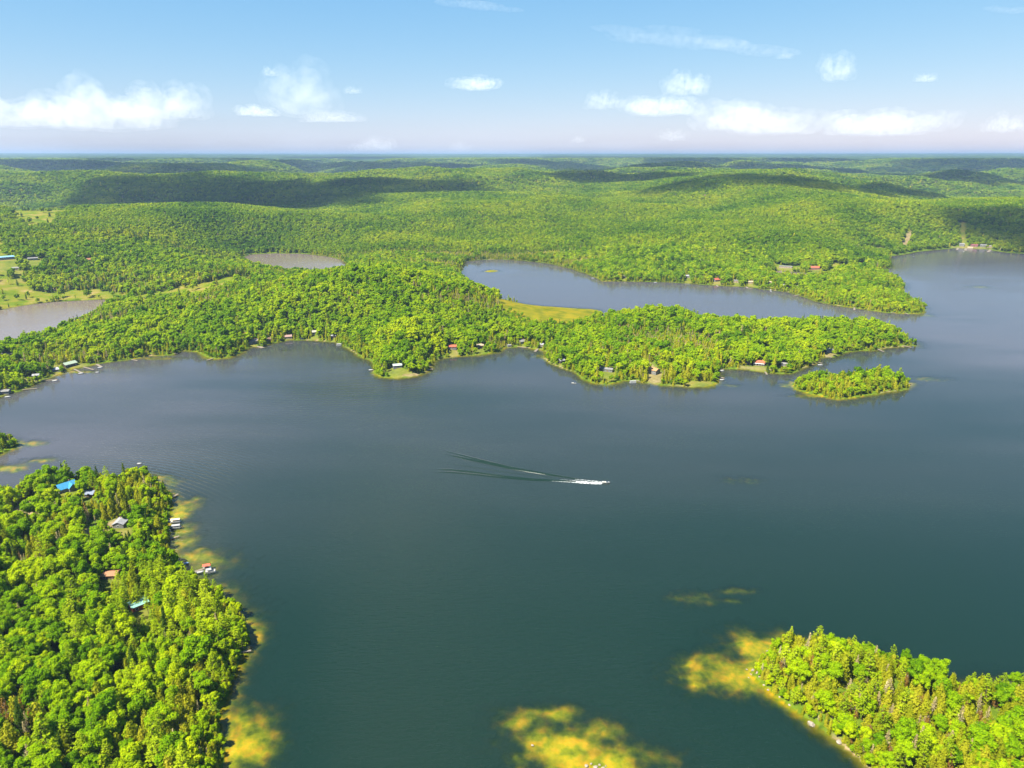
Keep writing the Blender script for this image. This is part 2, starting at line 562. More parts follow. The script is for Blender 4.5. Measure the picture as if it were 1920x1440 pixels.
clearing([(44, 975), (52, 955), (62, 940)], 8, 0, 1.0)             # white gravel yard in the lower-left wood
clearing([(160, 1000), (190, 990), (225, 978), (250, 968)], 5.5, 0.1, 0.9)   # sandy drive
clearing([(140, 917), (150, 914)], 3.5, 0.6, 0.5)
clearing([(40, 688), (70, 690), (95, 690), (125, 686), (150, 688)], 10, 0.7, 0.4)
clearing([(0, 676), (30, 672)], 10, 0.8, 0.2)
clearing([(5, 705), (30, 712), (60, 712)], 6, 0.3, 0.5)
clearing([(1195, 676), (1212, 684), (1228, 700), (1226, 714)], 8, 0.2, 0.7)
clearing([(1300, 720), (1325, 720)], 9, 0.9, 0.2)
clearing([(1395, 689), (1440, 691)], 6, 0.6, 0.5)
clearing([(735, 696), (760, 700)], 8, 0.8, 0.2)
clearing([(765, 703), (780, 702)], 5, 0.1, 0.9)
clearing([(1693, 465), (1697, 455), (1703, 450), (1706, 440)], 7, 0.2, 0.9)
clearing([(1800, 444), (1815, 448)], 9, 0.9, 0.1)
clearing([(1785, 463), (1855, 464)], 7, 0.4, 0.4)
clearing([(1622, 466), (1660, 468)], 12, 0.8, 0.3)
clearing([(0, 492), (40, 490), (75, 488)], 18, 0.8, 0.15)
clearing([(0, 505), (40, 508)], 15, 0.8, 0.2)
clearing([(120, 494), (180, 490)], 9, 0.4, 0.5)
clearing([(378, 480), (384, 484)], 7, 0.1, 0.9)
clearing([(1465, 503), (1530, 507)], 14, 0.9, 0.2)
clearing([(1560, 664), (1548, 668)], 5, 0.3, 0.7)
clearing([(1340, 530), (1350, 532)], 9, 0.9, 0.3)
clearing([(1400, 535), (1500, 546)], 6, 0.9, 0.1)

# cottages: name-of-look, px, py (front base), width, depth, yaw deg, wall, roof, wall height, pitch, label, metres of open ground kept towards the lake
COTTAGES = [
    (126, 922, 12, 8, 18, 'white', 'blue', 3.2, 0.75, 'white cottage with a bright blue metal roof in the lower-left wood', 15, 'cross'),
    (171, 932, 7, 6, -35, 'brown', 'slate', 2.6, 0.55, 'small dark cabin with a slate-blue roof right of the blue-roofed cottage', 12, ''),
    (229, 988, 10, 7, 62, 'white', 'grey', 2.8, 0.45, 'grey-roofed white house at the end of the sandy drive', 13, ''),
    (209, 1086, 9, 6, -28, 'brown', 'russet', 2.6, 0.4, 'russet-roofed cabin almost hidden in the lower-left wood', 8, ''),
    (262, 1144, 8.5, 7.5, 14, 'red', 'teal', 3.0, 0.16, 'red-walled cabin with a pale teal metal roof, nearest the camera', 19, ''),
    (14, 668, 11, 8, 8, 'white', 'white', 2.8, 0.35, 'white bungalow in the clearing at the left edge above the shore', 22, ''),
    (106, 697, 11, 8, -14, 'white', 'lilac', 2.6, 0.35, 'white cottage with a pale lilac roof on the left shore', 16, ''),
    (131, 688, 14, 9, 28, 'darkwood', 'sage', 3.0, 0.45, 'dark cottage with a sage-green roof on the left shore lawn', 18, ''),
    (70, 708, 8, 6, -10, 'brown', 'grey', 2.5, 0.4, 'small brown cottage below the lilac-roofed one on the left shore', 10, ''),
    (6, 739, 13, 8, -20, 'white', 'white', 2.4, 0.25, 'long white boathouse at the water at the left edge', 14, ''),
    (475, 645, 12, 8, 12, 'white', 'greybrown', 3.2, 0.4, 'white cottage with a grey-brown roof at the left end of the bay', 16, ''),
    (504, 640, 9, 7, -20, 'brown', 'brown', 2.6, 0.45, 'dark brown cottage right of the white one in the bay', 12, ''),
    (541, 636, 9, 7, 0, 'tan', 'pinkbrown', 2.8, 0.5, 'tan cottage with a pinkish-brown roof at the middle of the bay', 10, ''),
    (567, 637, 3.6, 3.6, 0, 'white', 'white', 2.4, 0.5, 'tiny white boathouse at the water in the middle of the bay', 6, ''),
    (590, 628, 13, 8, 6, 'white', 'cream', 3.0, 0.4, 'cream-roofed white cottage among trees above the bay', 30, ''),
    (624, 634, 9, 6, -10, 'darkwood', 'grey', 2.4, 0.4, 'low grey-roofed cottage at the right end of the bay', 16, ''),
    (457, 631, 8, 6, 20, 'tan', 'orange', 2.4, 0.4, 'orange-tan cabin among trees behind the bay', 22, ''),
    (745, 691, 10, 7, 8, 'white', 'palegreen', 2.8, 0.35, 'cottage with a pale green roof on the wooded round point', 22, ''),
    (849, 656, 10, 7, -4, 'white', 'red', 2.8, 0.5, 'cottage with a red roof among cedars left of the tan-roofed one', 24, ''),
    (900, 653, 8.5, 7, 12, 'brown', 'tan', 2.8, 0.45, 'tan-roofed cottage in the cove behind the round point', 22, ''),
    (979, 645, 9, 7, 30, 'white', 'white', 3.0, 0.5, 'white cottage at the head of the cove', 14, ''),
    (1015, 650, 7, 6, -20, 'greywood', 'grey', 2.6, 0.45, 'small grey cottage at the right end of the cove', 12, ''),
    (955, 651, 5, 4, 15, 'greywood', 'white', 2.2, 0.4, 'small pale boathouse at the waterline of the cove', 5, ''),
    (1052, 681, 7.5, 6.5, 40, 'darkwood', 'grey', 3.0, 0.6, 'steep dark wooden cabin on the shore right of the cove', 12, ''),
    (1137, 697, 15, 7, -12, 'white', 'white', 2.8, 0.3, 'long white-roofed cottage low in the cedars', 24, ''),
    (1181, 682, 9, 6, -8, 'brown', 'brown', 2.4, 0.35, 'brown shed beside the parked vehicles', 18, ''),
    (1225, 702, 12, 9, -32, 'white', 'orange', 4.6, 0.4, 'two-storey white house with an orange roof above its own landing', 26, ''),
    (1399, 683, 5, 4, 0, 'white', 'white', 3.0, 0.3, 'narrow white cabin left of the red-roofed lakeside cottage', 16, ''),
    (1423, 685, 13, 8, -3, 'white', 'brickred', 3.0, 0.5, 'cottage with a brick-red roof and white veranda on a lawn', 18, ''),
    (1470, 687, 7, 6, 0, 'white', 'white', 2.8, 0.4, 'white cottage half hidden right of the brick-red roof', 18, ''),
    (1553, 661, 9, 7, 30, 'greywood', 'white', 3.2, 0.5, 'pale grey cottage in the channel behind the small island', 12, ''),
    (1503, 664, 6, 5, 0, 'tan', 'tan', 2.6, 0.4, 'small tan cabin in trees left of the channel cottage', 20, ''),
    (1170, 521, 10, 8, 0, 'tan', 'tan', 3, 0.4, 'leftmost tan cottage on the far inlet shore', 30, ''),
    (1203, 522, 9, 8, 0, 'tan', 'cream', 3, 0.4, 'cream-roofed cottage second from the left on the inlet shore', 30, ''),
    (1290, 521, 11, 8, 0, 'white', 'grey', 3.5, 0.4, 'white cottage with a grey roof left of the red roof on the inlet', 40, ''),
    (1344, 528, 14, 10, 35, 'white', 'red', 3.2, 0.5, 'white cottage with a bright red roof on the inlet lawn', 40, ''),
    (1381, 530, 11, 8, 0, 'tan', 'white', 3.6, 0.25, 'flat white-roofed cottage right of the red roof on the inlet', 36, ''),
    (1407, 532, 9, 8, 10, 'tan', 'tan', 3.2, 0.4, 'tan cottage right of the flat white roof on the inlet', 30, ''),
    (1443, 533, 8, 7, 0, 'greywood', 'tan', 3.6, 0.5, 'tall grey-tan cottage behind a white boathouse on the inlet', 34, ''),
    (1467, 537, 7, 6, 0, 'greywood', 'grey', 2.6, 0.4, 'small grey cottage near the right end of the inlet row', 30, ''),
    (1495, 540, 9, 7, -20, 'tan', 'cream', 3, 0.4, 'last cream-roofed cottage at the right end of the inlet row', 34, ''),
    (1603, 567, 9, 7, 0, 'greywood', 'white', 2.6, 0.4, 'white-roofed cottage on the wooded spit', 34, ''),
    (1473, 503, 27, 9, -2, 'tan', 'white', 3.6, 0.2, 'long low white building behind the lagoon', 40, ''),
    (1526, 506, 20, 11, 12, 'redbrown', 'brickred', 4.0, 0.5, 'large red-brown lodge behind the lagoon', 40, ''),
    (1803, 462, 12, 9, 0, 'white', 'white', 5, 0.5, 'tall white house on the far right beach', 40, ''),
    (1826, 463, 17, 10, 0, 'redbrown', 'maroon', 3.5, 0.5, 'large maroon lodge on the far right beach', 40, ''),
    (1843, 463, 15, 10, 10, 'white', 'white', 3, 0.5, 'white-roofed cottage right of the maroon lodge', 40, ''),
    (1856, 464, 14, 9, 0, 'tan', 'cream', 2.6, 0.3, 'low cream cottage at the right end of the far beach', 30, ''),
    (1822, 450, 12, 9, 0, 'tan', 'tan', 3.2, 0.4, 'tan cottage up the slope behind the maroon lodge', 14, ''),
    (13, 487, 27, 13, 8, 'white', 'skyblue', 4.5, 0.25, 'wide barn with a sky-blue roof by the far left meadow', 60, ''),
    (62, 488, 17, 9, 0, 'white', 'white', 3.2, 0.3, 'white building right of the blue-roofed barn', 50, ''),
    (31, 507, 13, 9, -15, 'tan', 'white', 3.2, 0.35, 'white-roofed house below the blue-roofed barn', 50, ''),
    (170, 491, 12, 10, 20, 'tan', 'russet', 3.6, 0.5, 'russet-roofed house in the trees right of the meadow', 50, ''),
    (147, 483, 11, 8, 0, 'white', 'white', 3, 0.3, 'small white house in the trees right of the meadow', 50, ''),
    (208, 472, 10, 8, 0, 'white', 'white', 4, 0.5, 'lone white house deep in the trees right of the meadow', 60, ''),
]
HOUSE_AT = []
for h_ in COTTAGES:
    q = PG(h_[0], h_[1])
    HOUSE_AT.append(q)
    w = h_[2]
    dirv = Vector((-q.x, -q.y, 0)).normalized()
    show = any(t in h_[9] for t in ('red roof', 'brick-red', 'orange roof', 'pale green', 'maroon', 'lodge', 'tan-roofed', 'barn', 'pinkish', 'flat white', 'long'))
    e = q + dirv * h_[10] * (1.0 if q.y < 600 or show else .72)
    CLEAR.append((np.array([(q.x, q.y), (e.x, e.y)]), w * (0.55 if q.y < 600 or show else 0.36) + 0.5, 0.7, 0.15))


def cover(x, y):
    grass = np.zeros(x.shape)
    sand = np.zeros(x.shape)
    opn = np.zeros(x.shape, bool)
    wx = (fbm(x, y, 60, 3, 78) - .5) * 40
    wy = (fbm(x, y, 60, 3, 79) - .5) * 70
    for m in MARSHES:
        c = inside(m, x + wx, y + wy) if m is not MARSHISLE else inside(m, x, y)
        grass = np.where(c, 1.0 if m is not MARSHES[0] else .98, grass)
        opn |= c
    jit = (fbm(x, y, 9, 2, 77) - 0.5) * 5
    for pts, r, g, s in CLEAR:
        lo = pts.min(0) - r - 8
        hi = pts.max(0) + r + 8
        box = (x > lo[0]) & (x < hi[0]) & (y > lo[1]) & (y < hi[1])
        if not box.any():
            continue
        d = segdist(pts, x[box], y[box], closed=False) + jit[box]
        k = sstep(r + 1.5, r - 1.5, d)
        grass[box] = np.maximum(grass[box], k * g)
        sand[box] = np.maximum(sand[box], k * s)
        opn[box] |= d < r
    return grass, sand, opn


# ------------------------------------------------------------------ ground
def ground_mat():
    m, nt, N, L, out = new_mat('ground')
    tc = N.new('ShaderNodeTexCoord')

    def nz(scale, detail=5):
        n = N.new('ShaderNodeTexNoise')
        n.inputs['Scale'].default_value = scale
        n.inputs['Detail'].default_value = detail
        L.new(tc.outputs['Object'], n.inputs['Vector'])
        return n.outputs[0]

    def at(name):
        a = N.new('ShaderNodeAttribute')
        a.attribute_name = name
        return a.outputs['Fac']
    fl = ramp(N, [(0.3, (0.035, 0.065, 0.006)), (0.7, (0.10, 0.145, 0.010))])
    L.new(nz(0.3), fl.inputs[0])
    gr = ramp(N, [(0.30, (0.04, 0.075, 0.004)), (0.45, (0.085, 0.115, 0.006)), (0.56, (0.13, 0.125, 0.015)), (0.70, (0.19, 0.145, 0.05))])
    L.new(nz(0.035, 8), gr.inputs[0])
    sa = ramp(N, [(0.3, (0.13, 0.09, 0.042)), (0.7, (0.25, 0.185, 0.105))])
    L.new(nz(0.25, 8), sa.inputs[0])
    ca = ramp(N, [(0.25, (0.014, 0.034, 0.006)), (0.5, (0.030, 0.058, 0.008)), (0.75, (0.055, 0.085, 0.010))])
    L.new(nz(0.004, 10), ca.inputs[0])
    bd = ramp(N, [(0.28, (0.06, 0.09, 0.004)), (0.42, (0.14, 0.165, 0.005)), (0.52, (0.22, 0.20, 0.006)), (0.64, (0.33, 0.21, 0.008)), (0.82, (0.36, 0.26, 0.04))])
    L.new(nz(0.17, 10), bd.inputs[0])
    c = mixcol(N, L, at('canopy'), fl.outputs[0], ca.outputs[0])
    c = mixcol(N, L, at('grass'), c, gr.outputs[0])
    rd = ramp(N, [(0.3, (0.07, 0.085, 0.005)), (0.5, (0.13, 0.125, 0.007)), (0.62, (0.18, 0.14, 0.008)), (0.75, (0.10, 0.11, 0.008))])
    L.new(nz(0.06, 8), rd.inputs[0])
    c = mixcol(N, L, at('reed'), c, rd.outputs[0])
    c = mixcol(N, L, at('sand'), c, sa.outputs[0])
    mud = ramp(N, [(0.3, (0.045, 0.05, 0.008)), (0.7, (0.09, 0.08, 0.014))])
    L.new(nz(0.2, 6), mud.inputs[0])
    bed = mixcol(N, L, at('gold'), mud.outputs[0], bd.outputs[0])
    c = mixcol(N, L, at('bed'), c, bed)
    b = N.new('ShaderNodeBsdfDiffuse')
    L.new(c, b.inputs['Color'])
    bp = N.new('ShaderNodeBump')
    bp.inputs['Strength'].default_value = 0.5
    bp.inputs['Distance'].default_value = 0.6
    L.new(nz(0.5, 6), bp.inputs['Height'])
    L.new(bp.outputs[0], b.inputs['Normal'])
    L.new(b.outputs[0], out.inputs[0])
    return m


grass_a, sand_a, open_a = cover(GX, GY)
GD = np.hypot(GX, GY)
beach = sstep(2.6, 0.6, GSD) * (GSD > -0.5) * sstep(0.56, 0.74, fbm(GX, GY, 45, 2, 91)) * sstep(2400, 1500, GD)
sand_a = np.clip(np.maximum(sand_a, beach), 0, 1) * (GSD > -1)
canopy_a = sstep(9000, 10500, GD)
Zg = GZ + canopy_a * 9.0
bed_a = (GSD < -0.3).astype(float)
gold_a = np.zeros(GX.shape)
for (hx, hy, a, b, dp) in SH:
    gold_a = np.maximum(gold_a, np.minimum(1, 1.6 * np.exp(-((GX - hx) / a / 1.8) ** 2 - ((GY - hy) / b / 1.8) ** 2)))
gold_a = np.maximum(gold_a, .5 * sstep(.55, .72, fbm(GX, GY, 70, 2, 97)))
reed_a = np.zeros(GX.shape)
for m in (MARSHES[0], MARSHES[3], MARSHISLE):
    reed_a = np.maximum(reed_a, inside(m, GX, GY) * 1.0)
reed_a *= GSD > -1
idx = np.arange(NA * NR).reshape(NR, NA)
Fg = np.stack([idx[:-1, :-1], idx[:-1, 1:], idx[1:, 1:], idx[1:, :-1]], -1).reshape(-1, 4)
me = mesh_np('ground', np.stack([GX, GY, Zg], -1).reshape(-1, 3), Fg, [ground_mat()], smooth=True)
for nm, a in (('grass', grass_a), ('sand', sand_a), ('canopy', canopy_a), ('bed', bed_a), ('gold', gold_a), ('reed', reed_a)):
    add_attr(me, nm, a.ravel())
ground = tag(link('ground', me), 'forest floor, meadows, beaches and lake bed of the whole landscape', kind='structure')


# ------------------------------------------------------------------ water
def water_mat(name, deep, k, sky_sheen=(0.060, 0.057, 0.064), tint=(0.50, 0.66, 0.10)):
    m, nt, N, L, out = new_mat(name)
    tc = N.new('ShaderNodeTexCoord')
    dp = N.new('ShaderNodeAttribute')
    dp.attribute_name = 'depth'
    calm = N.new('ShaderNodeAttribute')
    calm.attribute_name = 'ruffle'
    # ripples: wind waves, stretched along their crests
    mp = N.new('ShaderNodeMapping')
    mp.inputs['Rotation'].default_value = (0, 0, math.radians(-24))
    mp.inputs['Scale'].default_value = (0.28, 1.0, 1.0)
    L.new(tc.outputs['Object'], mp.inputs['Vector'])
    n1 = N.new('ShaderNodeTexNoise')
    n1.inputs['Scale'].default_value = 0.6
    n1.inputs['Detail'].default_value = 3
    n1.inputs['Roughness'].default_value = 0.6
    L.new(mp.outputs[0], n1.inputs['Vector'])
    n2 = N.new('ShaderNodeTexNoise')
    n2.inputs['Scale'].default_value = 0.012
    n2.inputs['Detail'].default_value = 4
    L.new(mp.outputs[0], n2.inputs['Vector'])
    # old boat waves: two trains of long parallel crests
    tr = N.new('ShaderNodeAttribute')
    tr.attribute_name = 'train'
    trp = N.new('ShaderNodeAttribute')
    trp.attribute_name = 'phase'
    sn = math_node(N, L, 'SINE', trp.outputs['Fac'])
    tw = math_node(N, L, 'MULTIPLY', sn, tr.outputs['Fac'])
    gust = math_node(N, L, 'MULTIPLY_ADD', n2.outputs[0], 1.6, -0.25, clamp=True)
    gust = math_node(N, L, 'MULTIPLY', gust, calm.outputs['Fac'])
    hgt = math_node(N, L, 'MULTIPLY', n1.outputs[0], gust)
    hgt = math_node(N, L, 'MULTIPLY_ADD', tw, 0.30, hgt)
    bp = N.new('ShaderNodeBump')
    bp.inputs['Strength'].default_value = 1.0
    bp.inputs['Distance'].default_value = 0.55
    L.new(hgt, bp.inputs['Height'])
    body = N.new('ShaderNodeBsdfDiffuse')
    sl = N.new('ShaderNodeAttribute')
    sl.attribute_name = 'sky_sheen'
    L.new(mixcol(N, L, sl.outputs['Fac'], deep, sky_sheen), body.inputs['Color'])  # reflected sky sheen is mixed into the diffuse body colour
    clear = N.new('ShaderNodeBsdfTransparent')
    clear.inputs['Color'].default_value = (*tint, 1)
    n3 = N.new('ShaderNodeTexNoise')
    n3.inputs['Scale'].default_value = 0.22
    n3.inputs['Detail'].default_value = 6
    n3.inputs['Roughness'].default_value = 0.65
    L.new(tc.outputs['Object'], n3.inputs['Vector'])
    uneven = math_node(N, L, 'MULTIPLY_ADD', n3.outputs[0], 1.7, 0.15)
    e = math_node(N, L, 'MULTIPLY', dp.outputs['Fac'], uneven)
    e = math_node(N, L, 'POWER', math_node(N, L, 'MULTIPLY', e, k), 1.5)
    e = math_node(N, L, 'EXPONENT', math_node(N, L, 'MULTIPLY', e, -1.0))
    thick = math_node(N, L, 'SUBTRACT', 1.0, e, clamp=True)
    tcol = mixcol(N, L, thick, (0.98, 0.95, 0.85), tint)
    L.new(tcol, clear.inputs['Color'])
    m1 = N.new('ShaderNodeMixShader')
    L.new(thick, m1.inputs[0])
    L.new(clear.outputs[0], m1.inputs[1])
    L.new(body.outputs[0], m1.inputs[2])
    gl = N.new('ShaderNodeBsdfGlossy')
    rg = math_node(N, L, 'MULTIPLY_ADD', calm.outputs['Fac'], 0.10, 0.05)
    L.new(rg, gl.inputs['Roughness'])
    L.new(bp.outputs[0], gl.inputs['Normal'])
    fr = N.new('ShaderNodeFresnel')
    fr.inputs['IOR'].default_value = 1.33
    L.new(bp.outputs[0], fr.inputs['Normal'])
    m2 = N.new('ShaderNodeMixShader')
    L.new(fr.outputs[0], m2.inputs[0])
    L.new(m1.outputs[0], m2.inputs[1])
    L.new(gl.outputs[0], m2.inputs[2])
    L.new(m2.outputs[0], out.inputs[0])
    return m


LAKE = water_mat('lake_water', (0.0046, 0.0152, 0.0098), 0.42)
POND = water_mat('pond_water', (0.135, 0.106, 0.090), 0.6, (0.135, 0.106, 0.090))  # brownish pond colour, paled by painted sky reflection
ruffle = np.clip(sstep(4, 70, -GSD) * 0.9 + 0.10, 0, 1) * np.clip(420 / GD, .35, 1.3)
# old wave trains (crest phase from a far-off source, strongest in a band)
src1 = P(-420, 1250)
src2 = P(250, 1150)


def train(src, c, a, b, wl_):
    cx, cy_ = P(*c)
    g = np.exp(-((GX - cx) / a) ** 2 - ((GY - cy_) / b) ** 2)
    return g, np.hypot(GX - src[0], GY - src[1]) * 2 * math.pi / wl_


g1, p1 = train(src1, (290, 880), 75, 48, 4.2)
g2, p2 = train(src2, (640, 735), 90, 70, 5.5)
tr_a = np.maximum(g1 * 0.8, g2 * 0.7)
ph_a = np.where(g1 > g2, p1, p2)
wmask = GSD < 6
# pale sky reflection painted into the water colour: inlet, right arm, open lake
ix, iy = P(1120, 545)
sky_sheen_a = np.clip(np.exp(-(np.maximum(np.abs(GX - ix) - 260, 0) / 230) ** 2) * sstep(900, 1080, GY) * 1.5, 0, 1.5)
sky_sheen_a = np.maximum(sky_sheen_a, 1.3 * sstep(200, 850, GX) * sstep(430, 950, GY))
sky_sheen_a = np.maximum(sky_sheen_a, 0.40 * sstep(300, 800, GY))
sky_sheen_a = np.maximum(sky_sheen_a, 0.75 * sstep(40, -480, GX) * sstep(300, 560, GY))
sky_sheen_a = sky_sheen_a * (0.45 + 1.1 * fbm(GX * .3 + GY * .12, GY, 70, 4, 55))
fw = wmask.ravel()[Fg].any(1)
fbody = GB.ravel()[Fg[:, 0]]


def water_obj(name, bid, mat, extra=None):
    F_ = Fg[fw & (fbody == bid)]
    u, inv = np.unique(F_, return_inverse=True)
    V = np.stack([GX.ravel()[u], GY.ravel()[u], np.zeros(len(u))], -1)
    F2 = inv.reshape(-1, 4)
    at = {'depth': GDEP.ravel()[u], 'ruffle': ruffle.ravel()[u], 'train': tr_a.ravel()[u], 'phase': ph_a.ravel()[u], 'sky_sheen': sky_sheen_a.ravel()[u]}
    if extra:
        EV, EF = extra
        F2 = np.concatenate([F2, np.array(EF) + len(V)])
        V = np.concatenate([V, np.array(EV, float)])
        for k_, d_ in (('depth', 16), ('ruffle', 1), ('train', 0), ('phase', 0), ('sky_sheen', 0)):
            at[k_] = np.concatenate([at[k_], np.full(len(EV), float(d_))])
    me = mesh_np(name, V, F2, [mat], smooth=True)
    for k_, a in at.items():
        add_attr(me, k_, a)
    return tag(link(name, me), kind='structure')


# the lake goes on under and behind the camera
a0, r0, r1 = AZ[-1], RR[0], 3000.0
EV, EF = [], []
ang = np.linspace(a0, 2 * math.pi - a0, 40)
for t in ang:
    for r in (r0, r1):
        EV.append((r * math.sin(t), r * math.cos(t), 0))
for i in range(len(ang) - 1):
    EF.append((2 * i, 2 * i + 1, 2 * i + 3, 2 * i + 2)[::-1])
b = len(EV)
ring = np.linspace(0, 2 * math.pi, 65)[:-1]
EV += [(r0 * math.sin(t), r0 * math.cos(t), 0) for t in ring] + [(1 * math.sin(t), 1 * math.cos(t), 0) for t in ring]
for i in range(64):
    EF.append((b + i, b + (i + 1) % 64, b + 64 + (i + 1) % 64, b + 64 + i))
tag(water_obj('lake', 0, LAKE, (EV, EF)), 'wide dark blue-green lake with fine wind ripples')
tag(water_obj('pond', 1, POND), 'brownish pond at the left edge behind the peninsula')
tag(water_obj('pond', 2, POND), 'grey pond in front of the rounded forest hill')
tag(water_obj('lagoon', 3, POND), 'narrow dark lagoon behind the wooded spit')
tag(water_obj('pond', 4, POND), 'sliver of a far pond between forest hills')


# ------------------------------------------------------------------ tree meshes
def ico(sub):
    t = (1 + 5 ** 0.5) / 2
    V = [(-1, t, 0), (1, t, 0), (-1, -t, 0), (1, -t, 0), (0, -1, t), (0, 1, t), (0, -1, -t), (0, 1, -t), (t, 0, -1), (t, 0, 1), (-t, 0, -1), (-t, 0, 1)]
    Fc = [(0, 11, 5), (0, 5, 1), (0, 1, 7), (0, 7, 10), (0, 10, 11), (1, 5, 9), (5, 11, 4), (11, 10, 2), (10, 7, 6), (7, 1, 8), (3, 9, 4), (3, 4, 2), (3, 2, 6), (3, 6, 8), (3, 8, 9), (4, 9, 5), (2, 4, 11), (6, 2, 10), (8, 6, 7), (9, 8, 1)]
    V = [np.array(v) / np.linalg.norm(v) for v in V]
    for _ in range(sub):
        cache = {}
        NF = []

        def mid(a, b):
            k = (min(a, b), max(a, b))
            if k not in cache:
                p = V[a] + V[b]
                V.append(p / np.linalg.norm(p))
                cache[k] = len(V) - 1
            return cache[k]
        for a, b_, c in Fc:
            x, y, z = mid(a, b_), mid(b_, c), mid(c, a)
            NF += [(a, x, z), (b_, y, x), (c, z, y), (x, y, z)]
        Fc = NF
    return np.array(V), np.array(Fc)


ICO1 = ico(1)
ICO2 = ico(2)


def leaf_quads(C, Nrm, size, aspect, rng, tilt=0.6, droop=0.0):
    """irregular leaf-clump faces at C facing roughly Nrm: returns verts (4n,3), quads, per-vertex leaf tone"""
    n = len(C)
    Nn = Nrm + rng.normal(0, tilt, (n, 3))
    Nn[:, 2] += droop
    Nn /= np.linalg.norm(Nn, axis=1)[:, None] + 1e-9
    A = np.cross(Nn, rng.normal(0, 1, (n, 3)))
    A /= np.linalg.norm(A, axis=1)[:, None] + 1e-9
    B = np.cross(Nn, A)
    s = size * rng.uniform(0.55, 1.25, n)
    s1 = (s * aspect)[:, None]
    s0 = s[:, None]
    j = lambda: rng.uniform(0.55, 1.15, (n, 1))
    q = np.stack([C + A * s0 * j(), C + B * s1 * j() + Nn * s0 * rng.uniform(-.3, .3, (n, 1)), C - A * s0 * j(), C - B * s1 * j() + Nn * s0 * rng.uniform(-.3, .3, (n, 1))], 1)
    V = q.reshape(-1, 3)
    Fq = np.arange(4 * n).reshape(-1, 4)
    tone = np.repeat(rng.uniform(0, 1, n), 4)
    return V, Fq, tone


def finish(name, parts, mat, cores=()):
    """parts: list of (V, quads, tone); cores: list of (V, tris)"""
    Vs, Fs, T = [], [], []
    b = 0
    for V, Fq, t in parts:
        Vs.append(V)
        Fs.append(Fq + b)
        T.append(t)
        b += len(V)
    for V, Ft in cores:
        Vs.append(V)
        Fs.append(np.concatenate([Ft, Ft[:, 2:3]], 1) + b)
        T.append(np.full(len(V), 0.45))
        b += len(V)
    V = np.concatenate(Vs)
    Fq = np.concatenate(Fs)
    fl = [list(dict.fromkeys(f)) for f in Fq.tolist()]
    me = bpy.data.meshes.new(name)
    me.from_pydata(V.tolist(), [], fl)
    me.materials.append(mat)
    add_attr(me, 'leaf', np.concatenate(T))
    me.update()
    return me


def broad_crown(seed, n, size, h=14.0, rx=4.4, core=True):
    rng = np.random.default_rng(seed)
    nl = rng.integers(15, 22)
    lobes = []
    cz = h * 0.62
    for i in range(nl):
        t = rng.uniform(0, 2 * math.pi)
        r = rx * rng.uniform(0.30, 0.80)
        z = cz + h * (rng.uniform(-0.24, 0.24) - 0.10 * (r / rx) ** 2)
        R = rx * rng.uniform(0.20, 0.36)
        lobes.append((np.array([r * math.cos(t), r * math.sin(t), z]), R))
    lobes.append((np.array([rng.normal(0, .4), rng.normal(0, .4), h - rx * 0.5]), rx * 0.40))
    lobes.append((np.array([0, 0, cz]), rx * 0.60))
    per = np.array([R * R for _, R in lobes])
    per = (per / per.sum() * n).astype(int) + 3
    Cs, Ns = [], []
    for (c, R), k in zip(lobes, per):
        d = rng.normal(0, 1, (k, 3))
        d[:, 2] = d[:, 2] * 0.9 + 0.35
        d /= np.linalg.norm(d, axis=1)[:, None]
        rr = R * rng.uniform(0.78, 1.12, (k, 1))
        Cs.append(c + d * rr * np.array([1, 1, 0.85]))
        Ns.append(d)
    C = np.concatenate(Cs)
    Nn = np.concatenate(Ns)
    cores = []
    if core:
        for c, R in lobes:
            cores.append((c + ICO1[0] * R * np.array([.80, .80, .66]) * rng.uniform(.85, 1.1, (len(ICO1[0]), 1)), ICO1[1]))
    Nn = Nn + np.array([0, 0, .35])
    return [leaf_quads(C, Nn, size, 0.75, rng, 0.42)], cores


def trunk_mesh(name, h, r, mat, limbs, seed):
    rng = random.Random(seed)
    mb = MB()
    bend = rng.uniform(-.3, .3)
    mb.tube([(0, 0, -0.6), (bend * .3, 0, h * .3), (bend, bend * .5, h * .65), (bend, bend, h)], [r, r * .8, r * .5, r * .15], 6)
    for i in range(limbs):
        z = h * rng.uniform(.35, .85)
        t = rng.uniform(0, 6.283)
        l = h * rng.uniform(.16, .26) * (1.25 - z / h)
        mb.tube([(bend * .5, bend * .2, z), (math.cos(t) * l * .6, math.sin(t) * l * .6, z + l * .5), (math.cos(t) * l * 1.2, math.sin(t) * l * 1.2, z + l * .9)], [r * .35, r * .22, r * .08], 4)
    return mb.mesh(name, mat)


